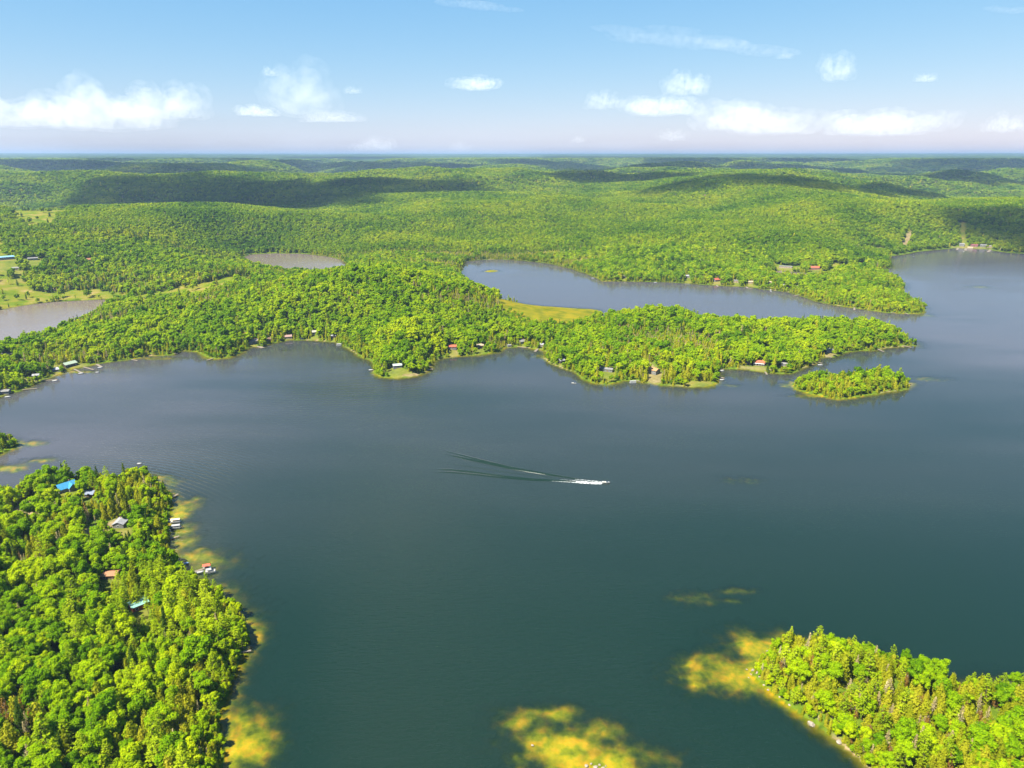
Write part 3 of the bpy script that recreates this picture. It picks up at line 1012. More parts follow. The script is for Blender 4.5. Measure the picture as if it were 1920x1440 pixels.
def pine_crown(seed, k, size, h=17.0, rx=3.8):
    rng = np.random.default_rng(seed)
    C, Nn = [], []
    z = h * 0.30
    while z < h:
        f = (z - h * .30) / (h * .70)
        R = rx * (1 - f) ** 0.65 * rng.uniform(.65, 1.1) + 0.5
        nb = rng.integers(4, 7)
        t0 = rng.uniform(0, 6.283)
        for bnum in range(nb):
            t = t0 + 6.283 * bnum / nb + rng.normal(0, .25)
            Rb = R * rng.uniform(.6, 1.15)
            m = max(3, int(k * Rb / rx))
            s = rng.uniform(.25, 1, m) ** 0.7
            side = rng.normal(0, .16, m) * Rb
            x = np.cos(t) * s * Rb - np.sin(t) * side
            y = np.sin(t) * s * Rb + np.cos(t) * side
            zz = z + s * Rb * 0.30 + rng.normal(0, .14, m)
            C.append(np.stack([x, y, zz], 1))
            Nn.append(np.stack([np.cos(t) * .35 * np.ones(m), np.sin(t) * .35 * np.ones(m), np.ones(m)], 1))
        z += rng.uniform(.75, 1.35)
    C = np.concatenate(C)
    Nn = np.concatenate(Nn)
    return [leaf_quads(C, Nn, size, 0.55, rng, 0.4)], []


def cone_crown(seed, n, size, h, rx, z0=0.06, power=0.85, droop=0.0, core=True):
    rng = np.random.default_rng(seed)
    u = 1 - np.sqrt(rng.uniform(0, 1, n))
    z = h * (z0 + (1 - z0) * u)
    ph = rng.uniform(0, 6.283)
    t = rng.uniform(0, 6.283, n)
    lump = 1 + 0.18 * np.sin(3 * t + ph + z * .9) + 0.12 * np.sin(5 * t - z * 1.7)
    R = (rx * (1 - u) ** power * lump * rng.uniform(.72, 1.08, n) + 0.12)
    C = np.stack([np.cos(t) * R, np.sin(t) * R, z], 1)
    Nn = np.stack([np.cos(t), np.sin(t), np.full(n, .45)], 1)
    cores = []
    if core:
        V = ICO1[0].copy()
        f = (V[:, 2] + 1) / 2
        rad = rx * .66 * (1 - f) ** power + .05
        nrm = np.hypot(V[:, 0], V[:, 1]) + 1e-6
        V = np.stack([V[:, 0] / nrm * np.minimum(rad, nrm * rx), V[:, 1] / nrm * np.minimum(rad, nrm * rx), h * (z0 + .02 + (0.92 - z0) * f)], 1)
        cores.append((V, ICO1[1]))
    return [leaf_quads(C, Nn, size, 0.7, rng, 0.5, droop)], cores


def dead_crown(seed, n, size, h=12.0):
    rng = np.random.default_rng(seed)
    z = h * rng.uniform(.25, 1, n)
    t = rng.uniform(0, 6.283, n)
    R = 2.0 * (1.1 - z / h) * rng.uniform(.2, 1.1, n)
    C = np.stack([np.cos(t) * R, np.sin(t) * R, z], 1)
    Nn = np.stack([np.cos(t), np.sin(t), np.full(n, .2)], 1)
    return [leaf_quads(C, Nn, size, 0.3, rng, 0.8)], []


# near trees (own crown + trunk meshes)
SPECIES = {}


def species(key, nvar, crown_fn, mat, h, r, bark, limbs):
    out = []
    for i in range(nvar):
        parts, cores = crown_fn(i)
        out.append((finish('crown_' + key, parts, mat, cores), trunk_mesh('trunk_' + key, h * .86, r, bark, limbs, i)))
    SPECIES[key] = out


species('broadleaf', 12, lambda i: broad_crown(100 + i, 2300, 0.44, 11.5 + (i % 4), 3.9 + .4 * (i % 4)), BROAD, 14, .28, BARK, 9)
species('pine', 5, lambda i: pine_crown(200 + i, 13, 0.62, 17 + i % 3, 3.7 + .3 * (i % 3)), PINE, 17, .3, BARK, 6)
species('cedar', 5, lambda i: cone_crown(300 + i, 800, 0.44, 10 + (i % 3), 2.2 + .35 * (i % 3), 0.04, 0.62), CEDAR, 11, .2, BARK, 0)
species('spruce', 3, lambda i: cone_crown(400 + i, 560, 0.42, 14 + i, 2.0, 0.08, 1.0, -0.5), SPRUCE, 14, .2, BARK, 0)
species('rusty', 2, lambda i: cone_crown(450 + i, 300, 0.36, 10 + i, 1.5, 0.15, 0.9, 0, False), RUSTY, 10, .16, DEADWOOD, 8)
species('dead', 3, lambda i: dead_crown(500 + i, 260, 0.45, 11 + i), TWIG, 11, .18, DEADWOOD, 16)


def merged(name, crown, trunk):
    """one mesh (crown + trunk) for forest stuff"""
    import bmesh
    bm = bmesh.new()
    bm.from_mesh(crown)
    nf = len(bm.faces)
    bm.from_mesh(trunk)
    bm.faces.ensure_lookup_table()
    for f in bm.faces[nf:]:
        f.material_index = 1
    me = bpy.data.meshes.new(name)
    bm.to_mesh(me)
    bm.free()
    me.materials.append(crown.materials[0])
    me.materials.append(trunk.materials[0])
    return me


def stick(h, r):
    mb = MB()
    mb.tube([(0, 0, -1), (0, 0, h)], [r, r * .5], 4)
    return mb


def simple(name, parts, cores, mat, bark, h, r):
    c = finish(name, parts, mat, cores)
    t = stick(h, r).mesh(name + '_t', bark)
    return merged(name, c, t)


def blob(seed, mat, name, rx, h, z0):
    """far crown: a lumpy low-poly mass of foliage"""
    rng = np.random.default_rng(seed)
    V = ICO2[0] * (1 + rng.normal(0, .13, (len(ICO2[0]), 1)))
    V = V * np.array([rx, rx, (h - z0) / 2]) + np.array([0, 0, (h + z0) / 2])
    return finish(name, [], mat, [(V, ICO2[1])])


LIB = bpy.data.collections.new('tree_library')


def lib(coll_name, meshes):
    c = bpy.data.collections.new(coll_name)
    for i, m_ in enumerate(meshes):
        c.objects.link(bpy.data.objects.new('%s_%02d' % (coll_name, i), m_))
    return c


NEARLIB = []
NEARSLOT = {}
for k_ in ('broadleaf', 'pine', 'cedar', 'spruce', 'rusty', 'dead'):
    NEARSLOT[k_] = (len(NEARLIB), len(SPECIES[k_]))
    NEARLIB += [merged('tree_' + k_, c_, t_) for c_, t_ in SPECIES[k_]]
MIDLIB = []
MIDSLOT = {}


def midspec(key, meshes):
    MIDSLOT[key] = (len(MIDLIB), len(meshes))
    MIDLIB.extend(meshes)


midspec('broadleaf', [simple('m_broad', *broad_crown(600 + i, 420, .85, 12 + i % 3, 4.4 + .35 * (i % 3)), BROAD_MID, BARK, 9, .25) for i in range(6)])
midspec('pine', [simple('m_pine', *pine_crown(620 + i, 4, 1.0, 17, 3.6), PINE, BARK, 15, .25) for i in range(3)])
midspec('cedar', [simple('m_cedar', *cone_crown(640 + i, 130, .8, 10 + i, 2.2, 0.04, .65), CEDAR, BARK, 8, .2) for i in range(4)])
midspec('spruce', [simple('m_spruce', *cone_crown(660 + i, 120, .75, 14 + i, 1.9, .1, 1.0, -.4), SPRUCE, BARK, 8, .2) for i in range(3)])
midspec('rusty', [simple('m_rusty', *cone_crown(670 + i, 70, .7, 11 + i, 1.5, .2, .9, 0, False), RUSTY, DEADWOOD, 9, .18) for i in range(2)])
midspec('dead', [simple('m_dead', *dead_crown(680 + i, 110, .8, 12), TWIG, DEADWOOD, 12, .2) for i in range(3)])
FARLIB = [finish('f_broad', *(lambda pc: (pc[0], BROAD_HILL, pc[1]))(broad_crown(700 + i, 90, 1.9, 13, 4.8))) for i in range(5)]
FARSLOT = {'broadleaf': (0, 5)}
FARSLOT['spruce'] = (len(FARLIB), 2)
FARLIB += [simple('f_spruce', *cone_crown(720 + i, 30, 1.5, 15, 2.2, .1, 1.0), SPRUCE, BARK, 8, .2) for i in range(2)]
FARSLOT['cedar'] = (len(FARLIB), 2)
FARLIB += [simple('f_cedar', *cone_crown(730 + i, 30, 1.5, 12, 2.4), CEDAR, BARK, 8, .2) for i in range(2)]
FARSLOT['dead'] = (len(FARLIB), 1)
FARLIB += [simple('f_dead', *dead_crown(740, 24, 1.4, 12), TWIG, DEADWOOD, 12, .25)]
FARSLOT['pine'] = FARSLOT['cedar']
FARSLOT['rusty'] = FARSLOT['dead']

# ------------------------------------------------------------------ where trees stand
# conifer stands: (px, py, rx, ry metres, {species: weight}, strength)
STANDS = [(150, 605, 90, 40, {'cedar': .45, 'spruce': .15, 'dead': .25, 'broadleaf': .15}, 1.0), (330, 590, 120, 28, {'cedar': .5, 'spruce': .15, 'dead': .25, 'broadleaf': .1}, 1.0),
          (120, 668, 34, 26, {'cedar': .6, 'dead': .35, 'spruce': .05}, 1.1), (30, 700, 40, 30, {'pine': .4, 'spruce': .2, 'broadleaf': .4}, .8),
          (420, 572, 120, 25, {'cedar': .5, 'dead': .2, 'spruce': .1, 'broadleaf': .2}, .9),
          (1240, 640, 55, 30, {'cedar': .5, 'dead': .45, 'broadleaf': .05}, 1.1), (1300, 655, 40, 30, {'cedar': .6, 'dead': .3, 'broadleaf': .1}, .9), (1200, 665, 60, 25, {'cedar': .6, 'dead': .15, 'broadleaf': .25}, .8),
          (1010, 592, 120, 26, {'cedar': .6, 'spruce': .15, 'dead': .1, 'broadleaf': .15}, 1.0), (860, 600, 50, 15, {'dead': .5, 'cedar': .4, 'broadleaf': .1}, .9), (1060, 620, 60, 25, {'cedar': .5, 'spruce': .15, 'broadleaf': .35}, .8),
          (1240, 585, 40, 30, {'spruce': .4, 'cedar': .5, 'broadleaf': .1}, 1.0), (650, 660, 30, 25, {'cedar': .8, 'broadleaf': .2}, 1.1), (960, 640, 34, 22, {'cedar': .5, 'dead': .35, 'broadleaf': .15}, .9),
          (300, 538, 330, 50, {'cedar': .4, 'spruce': .35, 'dead': .15, 'broadleaf': .1}, .75), (540, 525, 120, 40, {'cedar': .5, 'dead': .35, 'spruce': .15}, 1.0),
          (300, 490, 420, 60, {'spruce': .45, 'cedar': .3, 'dead': .1, 'broadleaf': .15}, .8), (60, 450, 160, 90, {'spruce': .6, 'cedar': .2, 'broadleaf': .2}, .9), (200, 440, 250, 60, {'spruce': .7, 'broadleaf': .3}, .8), (20, 470, 60, 120, {'spruce': .7, 'broadleaf': .3}, 1.0),
          (760, 478, 260, 45, {'cedar': .55, 'dead': .35, 'spruce': .1}, 1.0), (960, 478, 200, 30, {'cedar': .55, 'dead': .4, 'spruce': .05}, 1.0), (1060, 492, 110, 25, {'cedar': .5, 'dead': .4, 'broadleaf': .1}, .9), (820, 498, 80, 40, {'cedar': .6, 'dead': .3, 'spruce': .1}, 1.0),
          (920, 535, 40, 40, {'spruce': .6, 'broadleaf': .4}, 1.0), (1620, 560, 160, 50, {'cedar': .4, 'pine': .3, 'broadleaf': .3}, .8), (1640, 525, 130, 60, {'cedar': .35, 'pine': .3, 'broadleaf': .35}, .8), (1600, 720, 70, 40, {'cedar': .55, 'pine': .15, 'broadleaf': .3}, .95),
          (1280, 702, 70, 30, {'cedar': .7, 'broadleaf': .3}, .9), (1110, 705, 35, 25, {'cedar': .6, 'broadleaf': .4}, .9), (1640, 640, 45, 25, {'cedar': .4, 'pine': .2, 'broadleaf': .4}, .7),
          (1640, 1310, 90, 60, {'cedar': .40, 'pine': .24, 'broadleaf': .20, 'dead': .09, 'rusty': .07}, 1.3), (1850, 1380, 60, 50, {'cedar': .4, 'broadleaf': .3, 'rusty': .16, 'dead': .1, 'pine': .04}, 1.0),
          (330, 1140, 40, 36, {'pine': .6, 'cedar': .2, 'broadleaf': .2}, 1.1), (250, 930, 40, 40, {'cedar': .5, 'spruce': .25, 'dead': .08, 'broadleaf': .17}, .9), (380, 1300, 30, 60, {'pine': .3, 'cedar': .4, 'broadleaf': .27, 'dead': .03}, .8),
          (60, 1090, 40, 40, {'broadleaf': .55, 'rusty': .15, 'dead': .08, 'spruce': .22}, .8), (120, 1010, 40, 26, {'cedar': .4, 'broadleaf': .35, 'rusty': .15, 'dead': .1}, .8), (20, 1350, 14, 14, {'rusty': .5, 'dead': .3, 'broadleaf': .2}, 1.0)]
KINDS = ['broadleaf', 'pine', 'cedar', 'spruce', 'rusty', 'dead']
ST = []
for (px, py, rx, ry, mix, s_) in STANDS:
    x_, y_ = P(px, py, 8)
    ST.append((x_, y_, rx, ry, np.array([mix.get(k_, 0) for k_ in KINDS]), s_))


def assign(x, y, sd, rng):
    d = np.hypot(x, y)
    n = len(x)
    W = np.tile(np.array([.80, .035, .075, .05, .008, .032]), (n, 1))
    hl = sstep(1300, 2000, d)[:, None]
    W = W * (1 - hl) + np.array([.90, 0, .015, .075, 0, .01]) * hl
    shore = sstep(22, 4, sd) * sstep(2600, 1800, d)
    W = W * (1 - .75 * shore[:, None]) + np.array([.33, .12, .46, .04, .01, .04]) * .75 * shore[:, None]
    far = sstep(1800, 2600, d) * sstep(.50, .62, fbm(x, y, 700, 4, 61)) * .8
    W = W * (1 - far[:, None]) + np.array([.50, 0, .06, .42, 0, .02]) * far[:, None]
    tot = np.zeros(n)
    for (sx, sy, rx, ry, mx, s_) in ST:
        g = np.minimum(1, s_ * np.exp(-((x - sx) / rx) ** 2 - ((y - sy) / ry) ** 2) * (0.6 + 0.8 * fbm(x, y, 40, 3, 63)))
        W = W * (1 - g[:, None]) + mx * g[:, None]
    W /= W.sum(1)[:, None]
    c = W.cumsum(1)
    return (rng.uniform(0, 1, (n, 1)) > c).sum(1).clip(0, 5), 1 - W[:, 0]


rng = np.random.default_rng(3)


def jgrid(sp, dmax, azmax):
    w = dmax * math.sin(azmax)
    nx = int(2 * w / sp)
    ny = int(dmax / sp)
    X, Y = np.meshgrid((np.arange(nx) - nx / 2) * sp, np.arange(ny) * sp)
    X = X + (np.arange(ny) % 2)[:, None] * sp * .5
    X = X.ravel() + rng.uniform(-.38, .38, X.size) * sp
    Y = Y.ravel() + rng.uniform(-.38, .38, Y.size) * sp
    d = np.hypot(X, Y)
    a = np.abs(np.arctan2(X, Y))
    k_ = (d > 130) & (d < dmax) & (a < np.where(d < 500, math.radians(50), azmax))
    return X[k_], Y[k_]


def keep(x, y, margin):
    sd = samp(GSD, x, y)
    g, s, o = cover(x, y)
    k_ = (sd > margin) & (~o | ((g > .99) & (s < .01) & (rng.uniform(0, 1, len(x)) < .02)))
    return k_, sd


NEAR_D, MID_D, FAR_D = 620.0, 1900.0, 11000.0
X, Y = jgrid(5.4, MID_D, math.radians(41))
k_, sd = keep(X, Y, 1.8)
X, Y, sd = X[k_], Y[k_], sd[k_]
K, con = assign(X, Y, sd, rng)
X2, Y2 = jgrid(3.9, MID_D, math.radians(41))
k_, sd2 = keep(X2, Y2, 0.5)
X2, Y2, sd2 = X2[k_], Y2[k_], sd2[k_]
K2, con2 = assign(X2, Y2, sd2, rng)
k_ = ((K2 != 0) & (rng.uniform(0, 1, len(X2)) < con2 * 1.1)) | ((sd2 < 5) & (rng.uniform(0, 1, len(X2)) < .7))
X3, Y3 = jgrid(2.7, 640, math.radians(41))
k3, sd3 = keep(X3, Y3, 0.2)
k3 &= (sd3 < 8)
X3, Y3, sd3 = X3[k3], Y3[k3], sd3[k3]
K3 = np.where(rng.uniform(0, 1, len(X3)) < .45, 0, 2)
X = np.concatenate([X, X2[k_]])
Y = np.concatenate([Y, Y2[k_]])
K = np.concatenate([K, K2[k_]])
SDT = np.concatenate([sd, sd2[k_]])
NMAIN = len(X)
X, Y, K, SDT = np.concatenate([X, X3]), np.concatenate([Y, Y3]), np.concatenate([K, K3]), np.concatenate([SDT, sd3])
Z = samp(GZ, X, Y)
SC = np.clip(rng.normal(.95, .2, len(X)), .55, 1.45) * (0.55 + 0.45 * sstep(0.5, 14, SDT))
SC *= np.where(K == 1, .84, 1.0)
bog = np.zeros(len(X))
for (px, py, rx, ry) in ((1010, 608, 150, 45), (330, 585, 130, 30), (120, 668, 34, 26), (1240, 640, 55, 32), (1060, 600, 90, 30), (960, 478, 220, 35), (760, 478, 260, 45), (430, 570, 110, 25)):
    bx, by = P(px, py, 5)
    bog = np.maximum(bog, np.exp(-((X - bx) / rx) ** 2 - ((Y - by) / ry) ** 2))
SC *= 1 - .55 * bog
SC *= np.where(K == 0, 1.0, np.where(K >= 4, rng.uniform(.75, 1.0, len(X)), rng.uniform(.8, 1.15, len(X))))
for h_, q_ in zip(COTTAGES, HOUSE_AT):     # lower growth round the cabins of the near wood
    if q_.y < 600:
        dv_ = Vector((-q_.x, -q_.y, 0)).normalized() * (h_[10] + 22)
        near_ = segdist(np.array([(q_.x, q_.y), (q_.x + dv_.x, q_.y + dv_.y)]), X, Y, closed=False) < h_[2] * .62 + 2
        SC = np.where(near_, np.minimum(SC, .62), SC)
SC[NMAIN:] = rng.uniform(.22, .5, len(X) - NMAIN)
D = np.hypot(X, Y)
ROT = rng.uniform(0, 6.283, len(X))
VAR = rng.integers(0, 1000, len(X))


def project(x, y, z):
    dz = z - H
    f = y * CP - dz * SP
    u = y * SP + dz * CP
    return 960 + F * x / f, 720 - F * u / f


U1, V1 = project(X, Y, Z + 12 * SC)
infr = (U1 > -25) & (U1 < 1945) & (V1 < 1490)
# ---- individuals: the ones that show largest
LIM = {'broadleaf': 300, 'pine': 220, 'cedar': 300, 'spruce': 90, 'rusty': 60, 'dead': 70}
single = np.zeros(len(X), bool)
for i, kn in enumerate(KINDS):
    c = np.where((K == i) & infr & (D < 700) & (np.arange(len(X)) < NMAIN))[0]
    c = c[np.argsort(D[c])][:LIM[kn]]
    single[c] = True


def gn_scatter(name, pts, rots, scl, idxs, coll):
    me = bpy.data.meshes.new(name)
    me.vertices.add(len(pts))
    me.vertices.foreach_set('co', np.asarray(pts, np.float32).ravel())
    a = me.attributes.new('rot', 'FLOAT', 'POINT')
    a.data.foreach_set('value', np.asarray(rots, np.float32))
    a = me.attributes.new('scl', 'FLOAT_VECTOR', 'POINT')
    a.data.foreach_set('vector', np.asarray(scl, np.float32).ravel())
    a = me.attributes.new('pick', 'INT', 'POINT')
    a.data.foreach_set('value', np.asarray(idxs, np.int32))
    o = link(name, me)
    ng = bpy.data.node_groups.new(name, 'GeometryNodeTree')
    ng.interface.new_socket('Geometry', in_out='INPUT', socket_type='NodeSocketGeometry')
    ng.interface.new_socket('Geometry', in_out='OUTPUT', socket_type='NodeSocketGeometry')
    N, L = ng.nodes, ng.links
    gi = N.new('NodeGroupInput')
    go = N.new('NodeGroupOutput')
    ci = N.new('GeometryNodeCollectionInfo')
    ci.inputs['Collection'].default_value = coll
    ci.inputs['Separate Children'].default_value = True
    ci.inputs['Reset Children'].default_value = True
    ip = N.new('GeometryNodeInstanceOnPoints')
    ip.inputs['Pick Instance'].default_value = True

    def na(nm, t):
        n = N.new('GeometryNodeInputNamedAttribute')
        n.data_type = t
        n.inputs['Name'].default_value = nm
        return n.outputs['Attribute']
    cx = N.new('ShaderNodeCombineXYZ')
    L.new(na('rot', 'FLOAT'), cx.inputs['Z'])
    L.new(gi.outputs[0], ip.inputs['Points'])
    L.new(ci.outputs[0], ip.inputs['Instance'])
    L.new(na('pick', 'INT'), ip.inputs['Instance Index'])
    L.new(cx.outputs[0], ip.inputs['Rotation'])
    L.new(na('scl', 'FLOAT_VECTOR'), ip.inputs['Scale'])
    L.new(ip.outputs[0], go.inputs[0])
    md = o.modifiers.new('scatter', 'NODES')
    md.node_group = ng
    return o


def pick_blend(K_, V_, D_):
    a, b = pick(K_, V_, MIDSLOT), pick(K_, V_, FARSLOT) + len(MIDLIB)
    return np.where(rng.uniform(1350, 1900, len(D_)) < D_, b, a)


def pick(K_, V_, slots):
    st = np.array([slots[k][0] for k in KINDS])
    ct = np.array([slots[k][1] for k in KINDS])
    return st[K_] + V_ % ct[K_]


near_c = lib('near_tree', NEARLIB)
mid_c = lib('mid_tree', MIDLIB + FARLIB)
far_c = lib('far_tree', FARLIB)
rest = ~single
sel = rest & (D < NEAR_D)
PTS = np.stack([X, Y, Z - 0.15], 1)
SV = np.stack([SC * rng.uniform(.82, 1.2, len(SC)), SC * rng.uniform(.82, 1.2, len(SC)), SC * rng.uniform(.85, 1.2, len(SC))], 1)
TILT = rng.normal(0, .05, (len(SC), 2))
tag(gn_scatter('shore_woods', PTS[sel], ROT[sel], SV[sel], pick(K[sel], VAR[sel], NEARSLOT), near_c), 'mixed green woods filling in between the nearer trees on the lower shores', 'woods', kind='stuff')
sel = rest & (D >= NEAR_D)
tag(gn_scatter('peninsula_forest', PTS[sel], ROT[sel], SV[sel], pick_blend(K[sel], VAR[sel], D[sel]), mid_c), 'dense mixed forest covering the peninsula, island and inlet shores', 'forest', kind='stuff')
# ---- far hills: tree masses, coarser with distance
da = 0.0036
na_, nr_ = int(math.radians(82) / da), int(math.log(FAR_D / MID_D) / da)
A_, L_ = np.meshgrid(np.arange(na_) * da - math.radians(41), np.arange(nr_) * da)
A_ = A_.ravel() + rng.uniform(-.5, .5, A_.size) * da
L_ = L_.ravel() + rng.uniform(-.5, .5, L_.size) * da
DD = MID_D * np.exp(L_)
FX, FY = DD * np.sin(A_), DD * np.cos(A_)
k_, sdf = keep(FX, FY, 6.0)
FX, FY, DD, sdf = FX[k_], FY[k_], DD[k_], sdf[k_]
FK, fc = assign(FX, FY, sdf, rng)
FZ = samp(GZ, FX, FY)
q = DD / MID_D
s_ = rng.uniform(.75, 1.2, len(FX))
sx = s_ * np.where(FK == 0, .95, 1.25) * q * 1.0
szv = s_ * q ** 0.45
tag(gn_scatter('hill_forest', np.stack([FX, FY, FZ - 1], 1), rng.uniform(0, 6.28, len(FX)), np.stack([sx, sx, szv], 1), pick(FK, rng.integers(0, 1000, len(FX)), FARSLOT), far_c),
    'endless green forest over the far hills to the horizon', 'forest', kind='stuff')

# ---- single trees
TONE = {'broadleaf': 'round-crowned leafy tree', 'pine': 'yellow-green tiered white pine', 'cedar': 'olive-green pointed cedar', 'spruce': 'dark narrow spruce', 'rusty': 'thin conifer with browned needles', 'dead': 'bare grey dead tree'}
NAME = {'broadleaf': 'broadleaf_tree', 'pine': 'pine_tree', 'cedar': 'cedar_tree', 'spruce': 'spruce_tree', 'rusty': 'browned_conifer', 'dead': 'dead_tree'}
MARKS = [(126, 920, 'the blue-roofed cottage'), (57, 945, 'the white gravel yard'), (229, 985, 'the grey-roofed drive house'), (209, 1084, 'the russet cabin roof'), (262, 1138, 'the teal roof'), (330, 985, 'the two-boat dock'), (388, 1068, 'the red boat lift'), (470, 1190, 'the lower-left wooded tip'),
         (430, 1400, 'the golden left shallows'), (20, 1330, 'the rusty left-edge thicket'), (200, 1300, 'the lower-left wood centre'), (40, 1170, 'the lower-left wood edge'), (120, 880, 'the lower-left north bank'), (120, 1420, 'the bottom left corner'),
         (1420, 1262, 'the bare right-hand tip'), (1522, 1357, 'the large pinkish boulder'), (1600, 1190, 'the far bank at lower right'), (1660, 1300, 'the lower-right point centre'), (1880, 1250, 'the right-edge tall trees'), (1860, 1400, 'the bottom right corner'), (1680, 1420, 'the near bank at lower right'),
         (20, 820, 'the small left headland'), (60, 700, 'the left shore cottages')]
MU = np.array([(a, b) for a, b, _ in MARKS], float)
U0, V0 = project(X, Y, Z + 6)
for i in np.where(single)[0]:
    kn = KINDS[K[i]]
    dd = np.hypot(MU[:, 0] - U0[i], MU[:, 1] - V0[i])
    k = int(dd.argmin())
    du, dv = U0[i] - MU[k, 0], V0[i] - MU[k, 1]
    if dd[k] < 22:
        rel = 'right at '
    elif abs(du) > abs(dv):
        rel = ('just ' if dd[k] < 50 else '') + ('right of ' if du > 0 else 'left of ')
    else:
        rel = ('just ' if dd[k] < 50 else '') + ('below ' if dv > 0 else 'above ')
    where = rel + MARKS[k][2]
    edge = 'waterside ' if SDT[i] < 7 else ''
    sz = 'big ' if SC[i] > 1.0 else ('small ' if SC[i] < .78 else '')
    e = empty(NAME[kn], (X[i], Y[i], Z[i] - .1), ROT[i])
    e.scale = SV[i]
    e.rotation_euler = (TILT[i, 0], TILT[i, 1], ROT[i])
    tag(e, sz + edge + TONE[kn] + ' ' + where, 'tree', '%s%s%s %s' % (sz, edge, NAME[kn].replace('_', ' ') + 's', where))
    cm, tm = SPECIES[kn][VAR[i] % len(SPECIES[kn])]
    link('trunk', tm, e)
    link('crown', cm, e)

# ------------------------------------------------------------------ cottages
PAL = {'white': (.25, .245, .23), 'brown': (.16, .10, .065), 'darkwood': (.085, .065, .05), 'red': (.36, .09, .05), 'tan': (.50, .39, .25), 'greywood': (.36, .34, .31), 'redbrown': (.30, .12, .09),
       'blue': (.05, .30, .55), 'slate': (.20, .24, .34), 'grey': (.36, .36, .38), 'russet': (.42, .19, .09), 'teal': (.24, .46, .40), 'lilac': (.55, .53, .62), 'sage': (.36, .44, .33), 'greybrown': (.29, .25, .25),
       'pinkbrown': (.42, .26, .22), 'cream': (.48, .44, .35), 'orange': (.58, .29, .12), 'palegreen': (.55, .64, .56), 'brickred': (.50, .14, .075), 'maroon': (.26, .08, .09), 'skyblue': (.24, .48, .72)}
PAL['red_roof'] = (.50, .12, .06)
PAL = {k: tuple(c * .62 for c in v) for k, v in PAL.items()}
WALLM = {}


def paint(key, roof=False):
    if roof and key == 'red':
        key = 'red_roof'
    kk = (key, roof)
    if kk not in WALLM:
        WALLM[kk] = plain(('roof_' if roof else 'wall_') + key, PAL[key], .6 if roof else .75, .12, 1.2)
    return WALLM[kk]


GLASS = plain('window_glass', (.03, .04, .05), .08, .1, 1, spec=.6)
TRIM = plain('window_trim', (.66, .65, .62), .6, .08, 2)
BRICK = plain('chimney_brick', (.30, .15, .10), .9, .2, 3)
PLANK = plain('grey_planks', (.17, .14, .105), .9, .2, 2)
POST = plain('dock_posts', (.22, .18, .14), .9, .2, 2)
DOORM = plain('door_paint', (.20, .12, .08), .6, .15, 2)


def gable(w, d, h, rise):
    mb = MB()
    x, y = w / 2, d / 2
    V = [(-x, -y, -1.2), (x, -y, -1.2), (x, y, -1.2), (-x, y, -1.2), (-x, -y, h), (x, -y, h), (x, y, h), (-x, y, h), (-x, 0, h + rise), (x, 0, h + rise)]
    mb.add(V, [(0, 3, 2, 1), (0, 1, 5, 4), (2, 3, 7, 6), (1, 2, 6, 9, 5), (3, 0, 4, 8, 7), (4, 5, 9, 8), (6, 7, 8, 9)])
    return mb


def roof_mb(w, d, h, rise, ov=.45, t=.16):
    mb = MB()
    x = w / 2 + ov
    y = d / 2 + ov
    drop = rise * ov / (d / 2)
    for s in (-1, 1):
        lo, hi = h - drop + .03, h + rise + .03
        V = [(-x, s * y, lo), (x, s * y, lo), (x, 0, hi), (-x, 0, hi), (-x, s * y, lo + t), (x, s * y, lo + t), (x, 0, hi + t), (-x, 0, hi + t)]
        Fc = [(0, 1, 2, 3), (4, 7, 6, 5), (0, 4, 5, 1), (1, 5, 6, 2), (3, 2, 6, 7), (0, 3, 7, 4)]
        mb.add(V, Fc if s > 0 else [f[::-1] for f in Fc])
    return mb


def window(root, x, y, z, w, h, side):
    """side: 0 front(-y) 1 back 2 left 3 right"""
    fr, pn = MB(), MB()
    t = .05
    if side < 2:
        s = -1 if side == 0 else 1
        ys = sorted((y, y + s * t))
        fr.box(x - w / 2 - .1, x + w / 2 + .1, ys[0], ys[1], z - .1, z + h + .1)
        ys = sorted((y + s * .03, y + s * (t + .02)))
        pn.box(x - w / 2, x + w / 2, ys[0], ys[1], z, z + h)
    else:
        s = -1 if side == 2 else 1
        xs = sorted((x, x + s * t))
        fr.box(xs[0], xs[1], y - w / 2 - .1, y + w / 2 + .1, z - .1, z + h + .1)
        xs = sorted((x + s * .03, x + s * (t + .02)))
        pn.box(xs[0], xs[1], y - w / 2, y + w / 2, z, z + h)
    f = fr.build('window', TRIM, root)
    pn.build('pane', GLASS, f)


